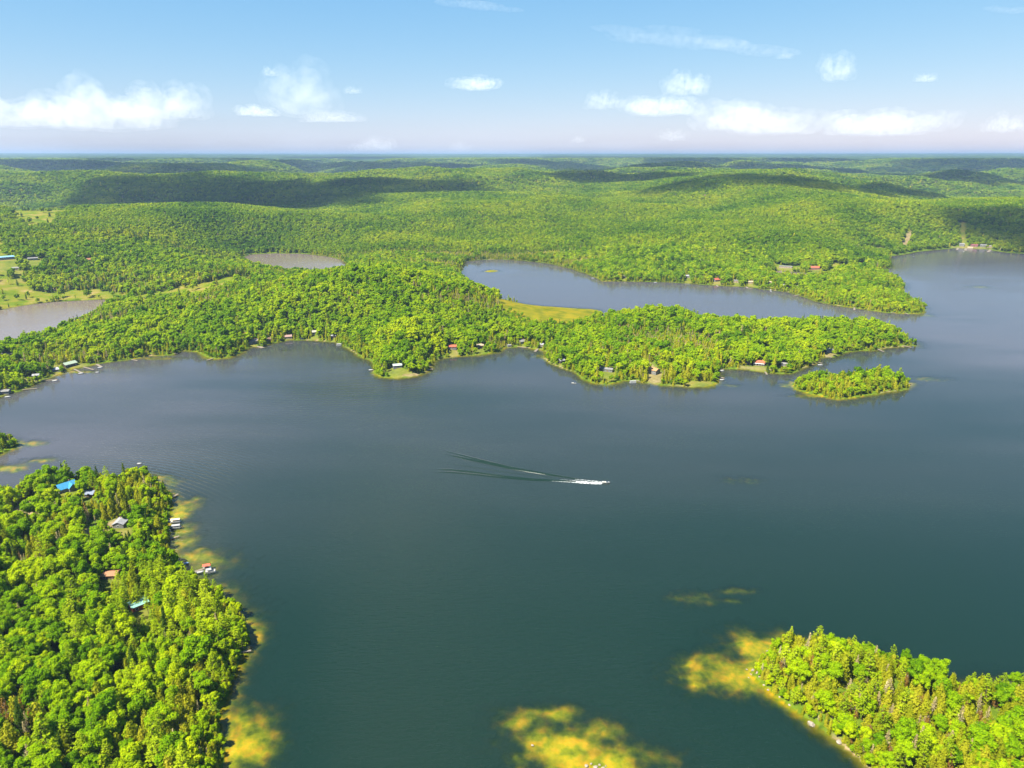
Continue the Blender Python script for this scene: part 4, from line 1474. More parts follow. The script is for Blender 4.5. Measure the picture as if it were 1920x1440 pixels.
for spec, q in zip(COTTAGES, HOUSE_AT):
    (px, py, w, d, yaw, wk, rk, h, pitch, label, opn_, extra) = spec
    rise = d / 2 * pitch
    base = math.atan2(q.x, q.y)
    nm = 'boathouse' if 'boathouse' in label else ('barn' if 'barn' in label else ('shed' if 'shed' in label else 'cottage'))
    c = Vector((q.x + math.sin(base) * d * .5, q.y + math.cos(base) * d * .5, 0))
    zz = gz(c.x, c.y)
    e = empty(nm, (c.x, c.y, max(zz, 0.25)), -base + math.radians(yaw))
    tag(e, label, nm if nm != 'cottage' else 'cottage')
    gable(w, d, h, rise).build('wall', paint(wk), e)
    rf = roof_mb(w, d, h, rise).build('roof', paint(rk, True), e)
    if w > 6.5 and d > 6 and rk not in ('teal', 'skyblue'):
        MB().box(w * .22, w * .22 + .7, d * .10, d * .10 + .7, h + rise * .55, h + rise + .9).build('chimney', BRICK, rf)
    n = max(1, int(w / 3.2))
    door_i = n // 2
    for i in range(n):
        x = -w / 2 + (i + .5) * w / n
        if i == door_i and w > 4.5:
            MB().box(x - .5, x + .5, -d / 2 - .06, -d / 2, 0.02, 2.05).build('door', DOORM, e)
        else:
            window(e, x, -d / 2, .9, min(1.3, w / n * .55), 1.15, 0)
        if h > 4.2:
            window(e, x, -d / 2, 3.1, min(1.2, w / n * .5), 1.1, 0)
    for sd_ in (2, 3):
        window(e, (-1 if sd_ == 2 else 1) * w / 2, 0, 1.0, 1.2, 1.1, sd_)
    if extra == 'cross':          # a cross gable facing the lake
        g2 = gable(d * .75, 5.2, h, rise * .85)
        r2 = roof_mb(d * .75, 5.2, h, rise * .85)
        for mb_, nm_, mt_, off in ((g2, 'wing_wall', paint(wk), 0), (r2, 'wing_roof', paint(rk, True), 0)):
            o = mb_.build(nm_, mt_, e)
            o.rotation_euler = (0, 0, math.pi / 2)
            o.location = (w * .2, -d * .42, .004)
    if 'veranda' in label:
        MB().box(-w / 2 + .3, w / 2 - .3, -d / 2 - 2.2, -d / 2 - .07, -.6, .15).build('veranda_floor', PLANK, e)
        for i in range(5):
            x = -w / 2 + .5 + i * (w - 1) / 4
            MB().box(x - .08, x + .08, -d / 2 - 2.1, -d / 2 - 1.94, .15, 2.3).build('veranda_post', TRIM, e)
        MB().box(-w / 2 + .2, w / 2 - .2, -d / 2 - 2.4, -d / 2 - .5, 2.3, 2.42).build('veranda_roof', TRIM, e)

# ------------------------------------------------------------------ docks
def dock(p0, p1, label, width=1.7, tee=0.0):
    a = P(*p0)
    b_ = P(*p1)
    A = Vector((a[0], a[1], 0))
    d = Vector((b_[0] - a[0], b_[1] - a[1], 0))
    Ln = max(d.length, 4)
    e = empty('dock', (A.x, A.y, 0), math.atan2(d.y, d.x))
    tag(e, label, 'dock', 'docks along the shores')
    mb = MB()
    mb.box(-1.5, Ln, -width / 2, width / 2, .42, .56)
    mb.build('deck', PLANK, e)
    if tee:
        MB().box(Ln + .004, Ln + 2.4, -tee / 2, tee / 2, .42, .565).build('platform', PLANK, e)
    for k in range(max(2, int(Ln / 4))):
        x = Ln * (k + .6) / max(2, int(Ln / 4))
        for s in (-1, 1):
            MB().tube([(x, s * width * .53 + s * .09, -1.6), (x, s * width * .53 + s * .09, .85)], .08, 5).build('post', POST, e)
    return e


DOCKS = [((314, 990), (338, 984), 'dock with two covered boats on the lower-left shore', 2.2, 0),
         ((312, 1014), (336, 1006), 'thin bare dock below the two-boat dock', 1.5, 0),
         ((352, 1078), (384, 1067), 'dock leading to the red-canopied boat lift', 1.8, 4.5),
         ((404, 1117), (419, 1121), 'short pale dock among trees right of the teal-roofed cabin', 3.0, 0),
         ((452, 1224), (471, 1221), 'thin dock below the lower-left wooded tip', 1.2, 0),
         ((326, 932), (334, 927), 'short dock at the north corner of the lower-left wood', 1.6, 0),
         ((45, 731), (70, 729), 'long dock near the white boathouse on the left shore', 1.8, 0), ((80, 714), (103, 713), 'dock under the lilac-roofed cottage', 2, 5), ((140, 693), (152, 699), 'crooked dock right of the sage-roofed cottage', 2, 5),
         ((158, 689), (176, 694), 'dock second right of the sage-roofed cottage', 2, 0), ((182, 684), (189, 688), 'stubby dock with a boat lift on the left shore', 3, 4), ((248, 675), (258, 677), 'small dock at the grassy bank on the left shore', 2, 0),
         ((326, 663), (333, 664), 'small dock at the bend before the bay', 2, 0), ((398, 673), (388, 676), 'dock on the little wooded cape left of the bay', 2, 0), ((484, 650), (493, 653), 'broad pinkish landing in front of the white bay cottage', 5, 0),
         ((634, 645), (642, 645), 'dock with a pontoon boat at the right of the bay', 2, 0), ((798, 695), (808, 693), 'dock on the right side of the round point', 2, 4), ((972, 651), (990, 653), 'long dock at the head of the cove', 2.2, 0), ((1008, 655), (1003, 660), 'short dock right of the cove head', 3, 0),
         ((1190, 713), (1200, 716), 'dock in the cedars left of the orange-roofed house', 2, 0), ((1350, 692), (1357, 694), 'dock at the left end of the red-roofed lawn', 2, 0), ((1350, 708), (1358, 710), 'dock at the right tip of the cedar point', 3, 0),
         ((1435, 698), (1438, 703), 'small dock below the brick-red roof', 2, 0), ((1529, 679), (1542, 682), 'dock at the mouth of the channel behind the island', 2.4, 0), ((1545, 668), (1560, 671), 'landing in front of the channel cottage', 2.5, 0),
         ((1645, 655), (1657, 660), 'dock on the right part of the peninsula tip', 2.2, 0), ((1694, 649), (1709, 652), 'last dock at the peninsula tip', 2.5, 0), ((1220, 526), (1231, 527), 'dock on the inlet left of the grey-roofed cottage', 3, 6), ((1270, 527), (1276, 530), 'dock just left of the grey-roofed inlet cottage', 3, 0),
         ((1342, 533), (1346, 538), 'dock below the bright red inlet roof', 3, 0), ((1398, 537), (1402, 541), 'dock below the flat white inlet roof', 3, 0), ((1500, 553), (1487, 556), 'dock at the right end of the inlet row', 2.5, 0), ((1602, 575), (1602, 582), 'dock below the cottage on the spit', 2.5, 0),
         ((1664, 584), (1678, 588), 'left of two docks at the spit tip', 2.5, 0), ((1692, 586), (1704, 590), 'right of two docks at the spit tip', 2.5, 0), ((1798, 463), (1794, 469), 'left dock on the far right beach', 5, 0), ((1812, 464), (1810, 470), 'dock in front of the maroon lodge', 6, 10), ((1858, 468), (1852, 473), 'right dock on the far right beach', 5, 0)]
for a in DOCKS:
    dock(*a)

# ------------------------------------------------------------------ boats
HULLW = plain('boat_white', (.30, .30, .295), .25, .04, 2, spec=.5)
HULLD = plain('boat_dark', (.05, .06, .09), .3, .1, 2, spec=.5)
ALU = plain('boat_aluminium', (.55, .56, .58), .35, .08, 3, metal=.6)
SEATM = plain('boat_seat', (.55, .50, .42), .7, .1, 3)
CANVAS = {'red': plain('canvas_red', (.55, .09, .05), .8, .1, 2), 'tan': plain('canvas_tan', (.62, .50, .33), .8, .1, 2), 'white': plain('canvas_white', (.27, .27, .265), .8, .06, 2), 'blue': plain('canvas_blue', (.12, .22, .42), .8, .1, 2)}


def hull_mb(L, B, hgt, draft):
    mb = MB()
    rings = []
    n = 9
    for i in range(n):
        t = i / (n - 1)
        x = -L / 2 + L * t
        b = B / 2 * (1 - max(0, (t - .45) / .55) ** 2.2)
        sh = hgt * (1 + .35 * max(0, t - .5) * 2 * .6)
        k = -draft * (1 - max(0, (t - .7) / .3) ** 2)
        rings.append([(x, -b, sh), (x, -b * .86, .1), (x, 0, k), (x, b * .86, .1), (x, b, sh), (x, b * .82, sh), (x, b * .7, sh * .45), (x, -b * .7, sh * .45), (x, -b * .82, sh)])
    V = [p for r in rings for p in r]
    m = 9
    Fc = []
    for i in range(n - 1):
        for k in range(m):
            Fc.append((i * m + k, (i + 1) * m + k, (i + 1) * m + (k + 1) % m, i * m + (k + 1) % m))
    Fc.append(tuple(range(m)))
    Fc.append(tuple(range((n - 1) * m, n * m))[::-1])
    mb.add(V, Fc)
    return mb


def motorboat(px, py, yaw, label, L=6.0, cover_=None, dark=False, z=0.0):
    x, y = P(px, py)
    e = empty('motorboat', (x, y, z), math.radians(yaw))
    tag(e, label, 'boat')
    hull_mb(L, L * .36, .75, .4).build('hull', HULLD if dark else HULLW, e)
    if cover_:
        mb = MB()
        ring = [(-L * .46, -L * .16), (L * .1, -L * .17), (L * .42, -.12), (L * .42, .12), (L * .1, L * .17), (-L * .46, L * .16)]
        top = [(a * .8, b * .25) for a, b in ring]
        mb.add([(a, b, .82) for a, b in ring] + [(a, b, 1.25) for a, b in top], [(i, (i + 1) % 6, 6 + (i + 1) % 6, 6 + i) for i in range(6)] + [(6, 7, 8, 9, 10, 11)])
        mb.build('cover', CANVAS[cover_], e)
    else:
        MB().add([(L * .08, -L * .15, .8), (L * .08, L * .15, .8), (L * .22, L * .12, .85), (L * .22, -L * .12, .85), (L * .04, -L * .15, 1.25), (L * .04, L * .15, 1.25)], [(3, 2, 5, 4), (0, 3, 4), (1, 5, 2), (0, 4, 5, 1)]).build('windscreen', GLASS, e)
        for s in (-1, 1):
            MB().box(-L * .12, -L * .02, s * L * .08 - .28, s * L * .08 + .28, .36, .9).build('seat', SEATM, e)
        MB().box(-L * .36, -L * .28, -L * .12, L * .12, .36, .8).build('bench', SEATM, e)
        MB().box(L * .25, L * .40, -L * .07, L * .07, .78, .9).build('bow_deck', HULLW, e)
    MB().box(-L / 2 - .45, -L / 2 - .02, -.22, .22, -.3, 1.15).build('outboard_motor', HULLD, e)
    return e


def pontoon(px, py, yaw, label, L=7.0, canopy='tan', full=False):
    x, y = P(px, py)
    e = empty('pontoon_boat', (x, y, 0), math.radians(yaw))
    tag(e, label, 'boat')
    W = 2.5
    for s in (-1, 1):
        MB().tube([(-L / 2, s * .85, .2), (L / 2 - .8, s * .85, .2), (L / 2, s * .85, .35)], [.32, .32, .05], 8).build('float', ALU, e, True)
    MB().box(-L / 2 + .1, L / 2 - .5, -W / 2, W / 2, .5, .62).build('deck', SEATM, e)
    r = MB()
    for s in (-1, 1):
        r.box(-L / 2 + .2, L / 2 - .6, s * W / 2 - .03, s * W / 2 + .03, .66, 1.35)
    r.box(L / 2 - .63, L / 2 - .57, -W / 2 + .04, W / 2 - .04, .66, 1.35)
    r.build('railing', HULLW, e)
    for s in (-1, 1):
        MB().box(-L * .3, -L * .05, s * .85 - .3, s * .85 + .3, .63, 1.1).build('seat', HULLW, e)
    MB().box(L * .05, L * .13, -.9, -.2, .63, 1.5).build('console', HULLW, e)
    x0, x1 = (-L / 2 + .1, L / 2 - .5) if full else (-L * .38, L * .12)
    mb = MB()
    mb.add([(x0, -W / 2, 2.3), (x1, -W / 2, 2.3), (x1, W / 2, 2.3), (x0, W / 2, 2.3), (x0 + .2, -.5, 2.65), (x1 - .2, -.5, 2.65), (x1 - .2, .5, 2.65), (x0 + .2, .5, 2.65)], [(0, 3, 2, 1), (4, 5, 6, 7), (0, 1, 5, 4), (1, 2, 6, 5), (2, 3, 7, 6), (3, 0, 4, 7)])
    mb.build('canopy', CANVAS[canopy], e)
    for xx in (x0 + .15, x1 - .15):
        for s in (-1, 1):
            MB().tube([(xx, s * (W / 2 - .12), .62), (xx, s * (W / 2 - .12), 2.3)], .03, 5).build('canopy_pole', ALU, e)
    MB().box(-L / 2 - .4, -L / 2 + .05, -.22, .22, -.2, 1.2).build('outboard_motor', HULLD, e)
    return e


motorboat(1136, 905.5, -6, 'white speedboat racing to the right ahead of its wake', 6.4, z=.12)
pontoon(330, 979, 12, 'pontoon boat under a full tan cover beside the two-boat dock', 6.8, 'tan', True)
pontoon(331, 990, 12, 'white pontoon boat on the near side of the two-boat dock', 6.2, 'white', True)
pontoon(395, 1073, 18, 'silver pontoon boat moored beside the red-canopied lift', 6.6, 'white')
motorboat(377, 1074, 25, 'small white runabout left of the red-canopied lift', 4.6, 'white')
motorboat(349, 1058, 20, 'small grey rowing boat afloat off the lower-left shore', 3.8, 'blue')
motorboat(262, 870.5, 6, 'small white boat alone on the water above the lower-left wood', 4.2, 'white')
motorboat(1076, 719, -20, 'white motorboat heading along the shore off the cedar point', 5.5)
motorboat(696, 694.5, 5, 'white boat moored left of the round point', 6, 'white')
pontoon(636, 648, 8, 'white pontoon boat at the right end of the bay', 7, 'white', True)
motorboat(152, 701, 15, 'white boat beside the crooked left-shore dock', 6, 'white')
motorboat(183, 699, 10, 'small white boat moored off the left shore', 4.5, 'white')
motorboat(188, 690, 30, 'white boat on the stubby left-shore lift', 5.5, 'white')
motorboat(103, 715, 20, 'white boat at the dock under the lilac-roofed cottage', 6, 'white')
motorboat(15, 745, 15, 'white boat beside the long white boathouse', 6, 'white')
pontoon(1187, 718, 0, 'white pontoon boat among the cedars left of the orange-roofed house', 7.5, 'white', True)
motorboat(1353, 696, -10, 'white boat at the left end of the red-roofed lawn', 6, 'white')
motorboat(1354, 713, 0, 'white boat at the right tip of the cedar point', 5.5, 'white')
motorboat(1538, 685, -5, 'white boat at the mouth of the island channel', 6, 'white')
pontoon(1445, 546, 80, 'white pontoon boat by the inlet boathouse', 8, 'white', True)
motorboat(1229, 530, 0, 'white boat on the inlet left of the grey-roofed cottage', 6.5, 'white')
motorboat(1112, 522, 0, 'white boat at the left end of the inlet cottages', 6, 'white')
motorboat(1714, 482, 0, 'tiny dark boat on the far right bay', 6, dark=True)
motorboat(1807, 472, 60, 'white boat in front of the maroon lodge', 7, 'white')

# red boat-lift canopy at the lower-left dock
x_, y_ = P(388, 1066)
lift = tag(empty('boat_lift', (x_, y_, 0), math.radians(18)), 'boat lift with a bright red canopy at the lower-left dock', 'boat lift')
mb = MB()
mb.add([(-2.4, -1.5, 2.5), (2.4, -1.5, 2.5), (2.4, 1.5, 2.5), (-2.4, 1.5, 2.5), (-2.1, 0, 3.3), (2.1, 0, 3.3)], [(0, 1, 5, 4), (2, 3, 4, 5), (1, 2, 5), (3, 0, 4), (0, 3, 2, 1)])
mb.build('canopy', CANVAS['red'], lift)
for sx_ in (-1, 1):
    for sy_ in (-1, 1):
        MB().tube([(sx_ * 2.2, sy_ * 1.35, -1.8), (sx_ * 2.2, sy_ * 1.35, 2.5)], .06, 6).build('post', ALU, lift)
MB().box(-2.3, 2.3, -1.3, 1.3, .15, .3).build('cradle', ALU, lift)

# ------------------------------------------------------------------ parked vehicles in the yard above the orange-roofed house
TYRE = plain('tyre', (.02, .02, .02), .9, .1, 4)


def car(px, py, yaw, col, label):
    q = PG(px, py)
    e = tag(empty('parked_car', (q.x, q.y, q.z), math.radians(yaw)), label, 'car', 'vehicles parked in the yard')
    m_ = plain('car_paint', col, .3, .04, 2, spec=.5)
    mb = MB()
    prof = [(-2.2, .35), (2.2, .35), (2.25, .8), (1.2, .98), (.55, 1.45), (-1.5, 1.5), (-2.1, 1.0)]
    V = [(x, -.88, z) for x, z in prof] + [(x, .88, z) for x, z in prof]
    n = len(prof)
    mb.add(V, [tuple(range(n)), tuple(range(2 * n - 1, n - 1, -1))] + [(i, n + i, n + (i + 1) % n, (i + 1) % n) for i in range(n)])
    mb.build('body', m_, e)
    g = MB()
    for s in (-1, 1):
        ys = sorted((s * .885, s * .895))
        g.box(-1.35, .45, ys[0], ys[1], 1.02, 1.36)
    g.build('side_window', GLASS, e)
    for sx in (-1.35, 1.4):
        for s in (-1, 1):
            MB().tube([(sx, s * .92, .33), (sx, s * .72, .33)], .33, 10).build('wheel', TYRE, e)


car(1190, 674, 20, (.75, .76, .78), 'white car parked beside the brown shed')
car(1185, 671, 30, (.12, .2, .38), 'blue car parked behind the white one by the brown shed')

# ------------------------------------------------------------------ rocks
def rock_mat(name, lo, hi):
    m, nt, N, L, out = new_mat(name)
    tc = N.new('ShaderNodeTexCoord')
    n = N.new('ShaderNodeTexNoise')
    n.inputs['Scale'].default_value = 1.2
    n.inputs['Detail'].default_value = 8
    L.new(tc.outputs['Object'], n.inputs['Vector'])
    r = ramp(N, [(.3, lo), (.7, hi)])
    L.new(n.outputs[0], r.inputs[0])
    b = N.new('ShaderNodeBsdfPrincipled')
    b.inputs['Roughness'].default_value = .9
    L.new(r.outputs[0], b.inputs['Base Color'])
    bp = N.new('ShaderNodeBump')
    bp.inputs['Distance'].default_value = .15
    L.new(n.outputs[0], bp.inputs['Height'])
    L.new(bp.outputs[0], b.inputs['Normal'])
    L.new(b.outputs[0], out.inputs[0])
    return m


ROCK = rock_mat('pale_rock', (.12, .10, .08), (.30, .25, .20))


def rock_mesh(seed):
    r = np.random.default_rng(seed)
    V = ICO2[0].copy()
    for _ in range(9):
        d = r.normal(0, 1, 3)
        d /= np.linalg.norm(d)
        c = r.uniform(.55, .9)
        p = V @ d
        V = V - np.outer(np.maximum(p - c, 0), d)
    me = mesh_np('boulder', V, ICO2[1], [ROCK])
    return me


RM = [rock_mesh(900 + i) for i in range(5)]


def boulder(px, py, s, label, grp, flat=.6, ground_=True):
    x, y = P(px, py)
    z = gz(x, y) if ground_ else 0
    o = link('boulder', RM[random.randrange(5)])
    o.location = (x, y, max(z, -s * flat * .5) + s * flat * .15)
    o.scale = (s * random.uniform(.8, 1.3), s * random.uniform(.8, 1.2), s * flat)
    o.rotation_euler = (0, 0, random.uniform(0, 6.28))
    return tag(o, label, 'boulder', grp)


for (px, py, s) in [(1412, 1257, .9), (1418, 1262, 1.1), (1408, 1264, .6), (1424, 1270, .8), (1430, 1246, .7), (1440, 1222, .9), (1452, 1221, 1.0), (1446, 1228, .6), (1458, 1213, .7), (1432, 1284, .6), (1440, 1293, .7), (1462, 1307, .6), (1480, 1322, .7), (1400, 1255, .5), (1404, 1270, .5)]:
    boulder(px, py, s, 'pale boulder on the bare tip of the lower-right point', 'boulders on the tip of the lower-right point')
boulder(1522, 1357, 1.8, 'large pinkish boulder at the waterline below the lower-right point', None)
boulder(1574, 1392, 1.2, 'single grey boulder by the lower-right waterline near the frame edge', None)
for (px, py, s) in [(1100, 1436, .8), (1108, 1432, .5), (1116, 1438, 1.0), (1124, 1434, .6), (1130, 1440, .8), (1095, 1442, .6), (1120, 1445, .9), (1136, 1436, .4)]:
    boulder(px, py, s, 'pale rock breaking the surface on the golden shoal', 'rocks on the golden shoal', ground_=False)
boulder(998, 1397, .6, 'lone white rock on the left part of the golden shoal', None, ground_=False)
for (px, py, s, sy, lab) in [(1638, 636, 7, 5, 'sloping pale rock slab in the trees of the peninsula tip'), (1557, 724, 8, 7, 'tall pale rock face in the middle of the small island'), (1651, 716, 6, 3, 'tan rock ledge on the right half of the small island')]:
    q = PG(px, py)
    o = link('rock_outcrop', RM[int(s) % 5])
    o.location = (q.x, q.y, q.z + sy * .5)
    o.scale = (s, s * .6, sy)
    o.rotation_euler = (0.5, 0.1, random.uniform(-.4, .4))
    tag(o, lab, 'rock')

# ------------------------------------------------------------------ wake of the speedboat
m, nt, N, L, out = new_mat('foam')
tc = N.new('ShaderNodeTexCoord')
mp = N.new('ShaderNodeMapping')
mp.inputs['Scale'].default_value = (.35, 1.6, 1)
L.new(tc.outputs['Object'], mp.inputs['Vector'])
nz_ = N.new('ShaderNodeTexNoise')
nz_.inputs['Scale'].default_value = 1.6
nz_.inputs['Detail'].default_value = 5
L.new(mp.outputs[0], nz_.inputs['Vector'])
fo = math_node(N, L, 'MULTIPLY_ADD', nz_.outputs[0], 6.0, -2.2, clamp=True)
df = N.new('ShaderNodeBsdfDiffuse')
df.inputs['Color'].default_value = (.55, .56, .56, 1)
tb = N.new('ShaderNodeBsdfTransparent')
mx = N.new('ShaderNodeMixShader')
L.new(fo, mx.inputs[0])
L.new(tb.outputs[0], mx.inputs[1])
L.new(df.outputs[0], mx.inputs[2])
L.new(mx.outputs[0], out.inputs[0])
FOAM = m


def strip(name, pts, widths, heights, mat, crest=True, jag=0.0, seed=0, sky_sheen=.1):
    """ribbon with a raised crest along a path on the water"""
    r = random.Random(seed)
    V, Fc = [], []
    pts = [Vector((x, y, 0)) for x, y in pts]
    fine = []
    for i in range(len(pts) - 1):
        n = max(2, int((pts[i + 1] - pts[i]).length / 1.2))
        for k in range(n):
            t = k / n
            fine.append((pts[i].lerp(pts[i + 1], t), widths[i] * (1 - t) + widths[i + 1] * t, heights[i] * (1 - t) + heights[i + 1] * t))
    fine.append((pts[-1], widths[-1], heights[-1]))
    for i, (p, w, h) in enumerate(fine):
        d = (fine[min(i + 1, len(fine) - 1)][0] - fine[max(i - 1, 0)][0]).normalized()
        s = Vector((-d.y, d.x, 0))
        j = lambda: 1 + r.uniform(-jag, jag)
        a = p - s * w * .5 * j()
        c = p + s * w * .5 * j()
        m = p + s * w * .1 * r.uniform(-1, 1) * jag
        V += [(a.x, a.y, -.06), (m.x, m.y, h * j()), (c.x, c.y, -.06)]
    for i in range(len(fine) - 1):
        b = 3 * i
        Fc += [(b, b + 3, b + 4, b + 1), (b + 1, b + 4, b + 5, b + 2)]
    me = bpy.data.meshes.new(name)
    me.from_pydata(V, [], Fc)
    me.materials.append(mat)
    me.polygons.foreach_set('use_smooth', np.ones(len(me.polygons), bool))
    for k_, v_ in (('depth', 16.), ('ruffle', .15), ('train', 0.), ('phase', 0.), ('sky_sheen', sky_sheen)):
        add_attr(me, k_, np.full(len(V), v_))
    me.update()
    return me


PX = lambda *p: [P(*q) for q in p]
wk = tag(empty('boat_wake', (*P(1130, 905), 0)), 'white foam and V-shaped waves trailing behind the speedboat', 'wake', kind='stuff')
off = Vector(wk.location)


def wpart(nm, me):
    o = link(nm, me, wk)
    o.location = -off
    return o


FO = [([(1132, 905.6), (1124, 905.8), (1110, 905.0), (1090, 903.6), (1062, 901.2), (1030, 899.2)], [1.0, 2.6, 2.2, 1.5, .9, .3], [.45, .4, .28, .2, .12, .05]),
      ([(1128, 903.6), (1112, 901.8), (1095, 900.0), (1078, 898.6)], [.6, .9, .7, .2], [.3, .22, .15, .05]),
      ([(1128, 907.3), (1112, 907.2), (1090, 905.8), (1062, 903.6), (1025, 901.6), (1000, 900.6)], [.6, .9, .8, .55, .35, .15], [.3, .22, .15, .1, .06, .04]),
      ([(1112, 904.0), (1085, 901.8), (1050, 899.0)], [.6, .45, .15], [.15, .1, .04]), ([(1108, 906.0), (1080, 904.0), (1040, 901.4)], [.6, .45, .15], [.15, .1, .04])]
for k, (pp, ww, hh) in enumerate(FO):
    wpart('foam', strip('foam', PX(*pp), ww, hh, FOAM, jag=.55, seed=k))
FAR_ARM = [(1085, 898.5), (1020, 889), (960, 879), (900, 866), (860, 857), (832, 851)]
NEAR_ARM = [(1080, 902.6), (1000, 899), (940, 893), (880, 885), (845, 881), (815, 880)]
for arm, sg in ((FAR_ARM, -1), (NEAR_ARM, 1)):
    for o_, hh in ((0, 1.0), (9.0, .7)):
        for dy_, kind_ in ((0, 0), (-2.3, 1)):
            pp = [(x_, y_ + sg * o_ * (.05 + .12 * k) + dy_ * (.4 + .12 * k)) for k, (x_, y_) in enumerate(arm)]
            if kind_ == 0:      # steep dark front of the wave
                wpart('wave_crest', strip('wave_crest', PX(*pp), [.9, 1.5, 1.9, 2.1, 2.1, 1.2], [hh * .5, hh * .9, hh, hh, hh * .8, .05], LAKE, jag=.05, seed=5, sky_sheen=.0))
            else:               # sky glint off the wave's back, painted as a pale ribbon
                wpart('wave_sky_glint', strip('wave_sky_glint', PX(*pp), [.5, .8, 1.0, 1.0, .9, .3], [.06, .06, .06, .06, .06, .01], LAKE, jag=.3, seed=6, sky_sheen=1.7 if o_ == 0 else 1.2))
wpart('wave_crest', strip('wave_crest', PX((1040, 897), (960, 887), (880, 875), (808, 863)), [1.0, 1.2, 1.4, 1.0], [.2, .3, .3, .03], LAKE, jag=.05, seed=7))

# ------------------------------------------------------------------ haze
m, nt, N, L, out = new_mat('haze_air')
pv = N.new('ShaderNodeVolumePrincipled')
pv.inputs['Color'].default_value = (.36, .50, .78, 1)
pv.inputs['Density'].default_value = 4.6e-5
pv.inputs['Anisotropy'].default_value = 0.2
L.new(pv.outputs[0], out.inputs['Volume'])
E_ = 52000
MB().box(-E_, E_, -6000, E_, -18, float(Zg.max()) + 25).build('haze', m)
tag(bpy.data.objects['haze'], 'thin blue summer haze over the whole landscape', 'haze', kind='stuff')


# ------------------------------------------------------------------ clouds
def cloud_mat(density, size, lo, gain):
    m, nt, N, L, out = new_mat('cloud')
    v = N.new('ShaderNodeVolumePrincipled')
    v.inputs['Color'].default_value = (.945, .945, .945, 1)
    v.inputs['Anisotropy'].default_value = 0.0
    tc = N.new('ShaderNodeTexCoord')
    n = N.new('ShaderNodeTexNoise')
    n.inputs['Scale'].default_value = 4.0 / size
    n.inputs['Detail'].default_value = 5
    n.inputs['Roughness'].default_value = .62
    L.new(tc.outputs['Object'], n.inputs['Vector'])
    d = math_node(N, L, 'MULTIPLY_ADD', n.outputs[0], gain, -lo * gain, clamp=True)
    d = math_node(N, L, 'MULTIPLY', d, density)
    L.new(d, v.inputs['Density'])
    L.new(v.outputs[0], out.inputs['Volume'])
    return m


ICO5 = ico(5)


def cloud_mesh(seed, sx, sy, sz, density, flat=.25, puff=26, lo=.38, gain=4.0):
    r = np.random.default_rng(seed)
    sph = [(np.zeros(3), .42)]
    for i in range(puff):
        t = r.uniform(0, 6.283)
        rad = r.uniform(.15, .72) ** .8
        sph.append((np.array([math.cos(t) * rad, math.sin(t) * rad * .8, r.uniform(-.1, .55) * (1 - rad * .6)]), r.uniform(.18, .34)))
    for i in range(puff * 4):
        c, R = sph[r.integers(0, puff)]
        d = r.normal(0, 1, 3)
        d[2] = abs(d[2]) * .8
        d /= np.linalg.norm(d)
        sph.append((c + d * R * .9, R * r.uniform(.16, .42)))
    Dv = ICO5[0]
    rr = np.full(len(Dv), .2)
    for c, R in sph:
        b = Dv @ c
        disc = b * b - (c @ c - R * R)
        ok = disc > 0
        t = np.where(ok, b + np.sqrt(np.maximum(disc, 0)), 0)
        rr = np.maximum(rr, t)
    V = Dv * rr[:, None]
    V[:, 2] = np.where(V[:, 2] < -.12, -.12 + (V[:, 2] + .12) * flat, V[:, 2])
    V = V * np.array([sx, sy, sz])
    return mesh_np('cloud', V, ICO5[1], [cloud_mat(density, max(sz, sx * .35), lo, gain)], smooth=True)


BASE = 2300.0


def PM(px, py):
    """photo pixel -> first point of the land surface along that sight line"""
    u = (px - 960.0) / F
    v = (720.0 - py) / F
    dy, dz = CP + v * SP, -SP + v * CP
    t = np.exp(np.linspace(math.log(1200), math.log(42000), 1500))
    hit = np.where(H + dz * t < samp(GZ, u * t, dy * t) + 8)[0]
    k = t[hit[0]] if len(hit) else 30000.0
    return u * k, dy * k, H + dz * k


# in view: (px, py of base line, width px, height px, optical depth, label)
CLOUDS = [(45, 236, 190, 62, 3.2, 'white cumulus cloud cut by the left edge of the sky'), (215, 240, 230, 78, 4.0, 'largest white cumulus cloud in the left part of the sky'), (320, 222, 150, 62, 3.0, 'puffy right half of the big left cloud bank'),
          (560, 212, 150, 86, 2.6, 'tall white cumulus cloud left of the middle of the sky'), (480, 217, 70, 18, 2.2, 'small flat cloud at the foot of the tall cumulus'), (618, 228, 120, 18, .9, 'faint flat cloud right below the tall cumulus'), (508, 142, 34, 16, 1.6, 'small puff above the tall cumulus'),
          (886, 168, 100, 22, 1.8, 'small flat lone cloud near the middle of the sky'), (660, 175, 32, 13, 1.3, 'tiny puff right of the tall cumulus'), (704, 283, 84, 22, 1.4, 'faint cloud low on the horizon left of middle'), (862, 284, 46, 18, .8, 'faintest puff low on the horizon'),
          (1130, 203, 66, 32, 2.2, 'small puff at the left end of the right cloud group'), (1235, 215, 150, 36, 2.4, 'broad flat cloud in the middle of the right group'), (1283, 176, 84, 36, 2.8, 'bright puff on top of the right cloud group'), (1420, 250, 220, 52, 3.0, 'wide white cumulus cloud right of the middle near the horizon'),
          (1262, 264, 60, 18, 1.2, 'small puff below the right cloud group'), (1650, 252, 210, 42, 2.6, 'long white cumulus cloud low in the right sky'), (1560, 150, 70, 44, 3.2, 'compact lone puff high in the right sky'), (1736, 153, 38, 13, 1.6, 'tiny lone cloud high at the right'), (1884, 247, 70, 30, 2.4, 'white puff near the right edge of the sky'),
          (1470, 110, 30, 9, .7, 'faintest tiny cloud high in the right sky'), (1085, 268, 30, 12, .8, 'faint tiny puff low at the middle of the horizon')]
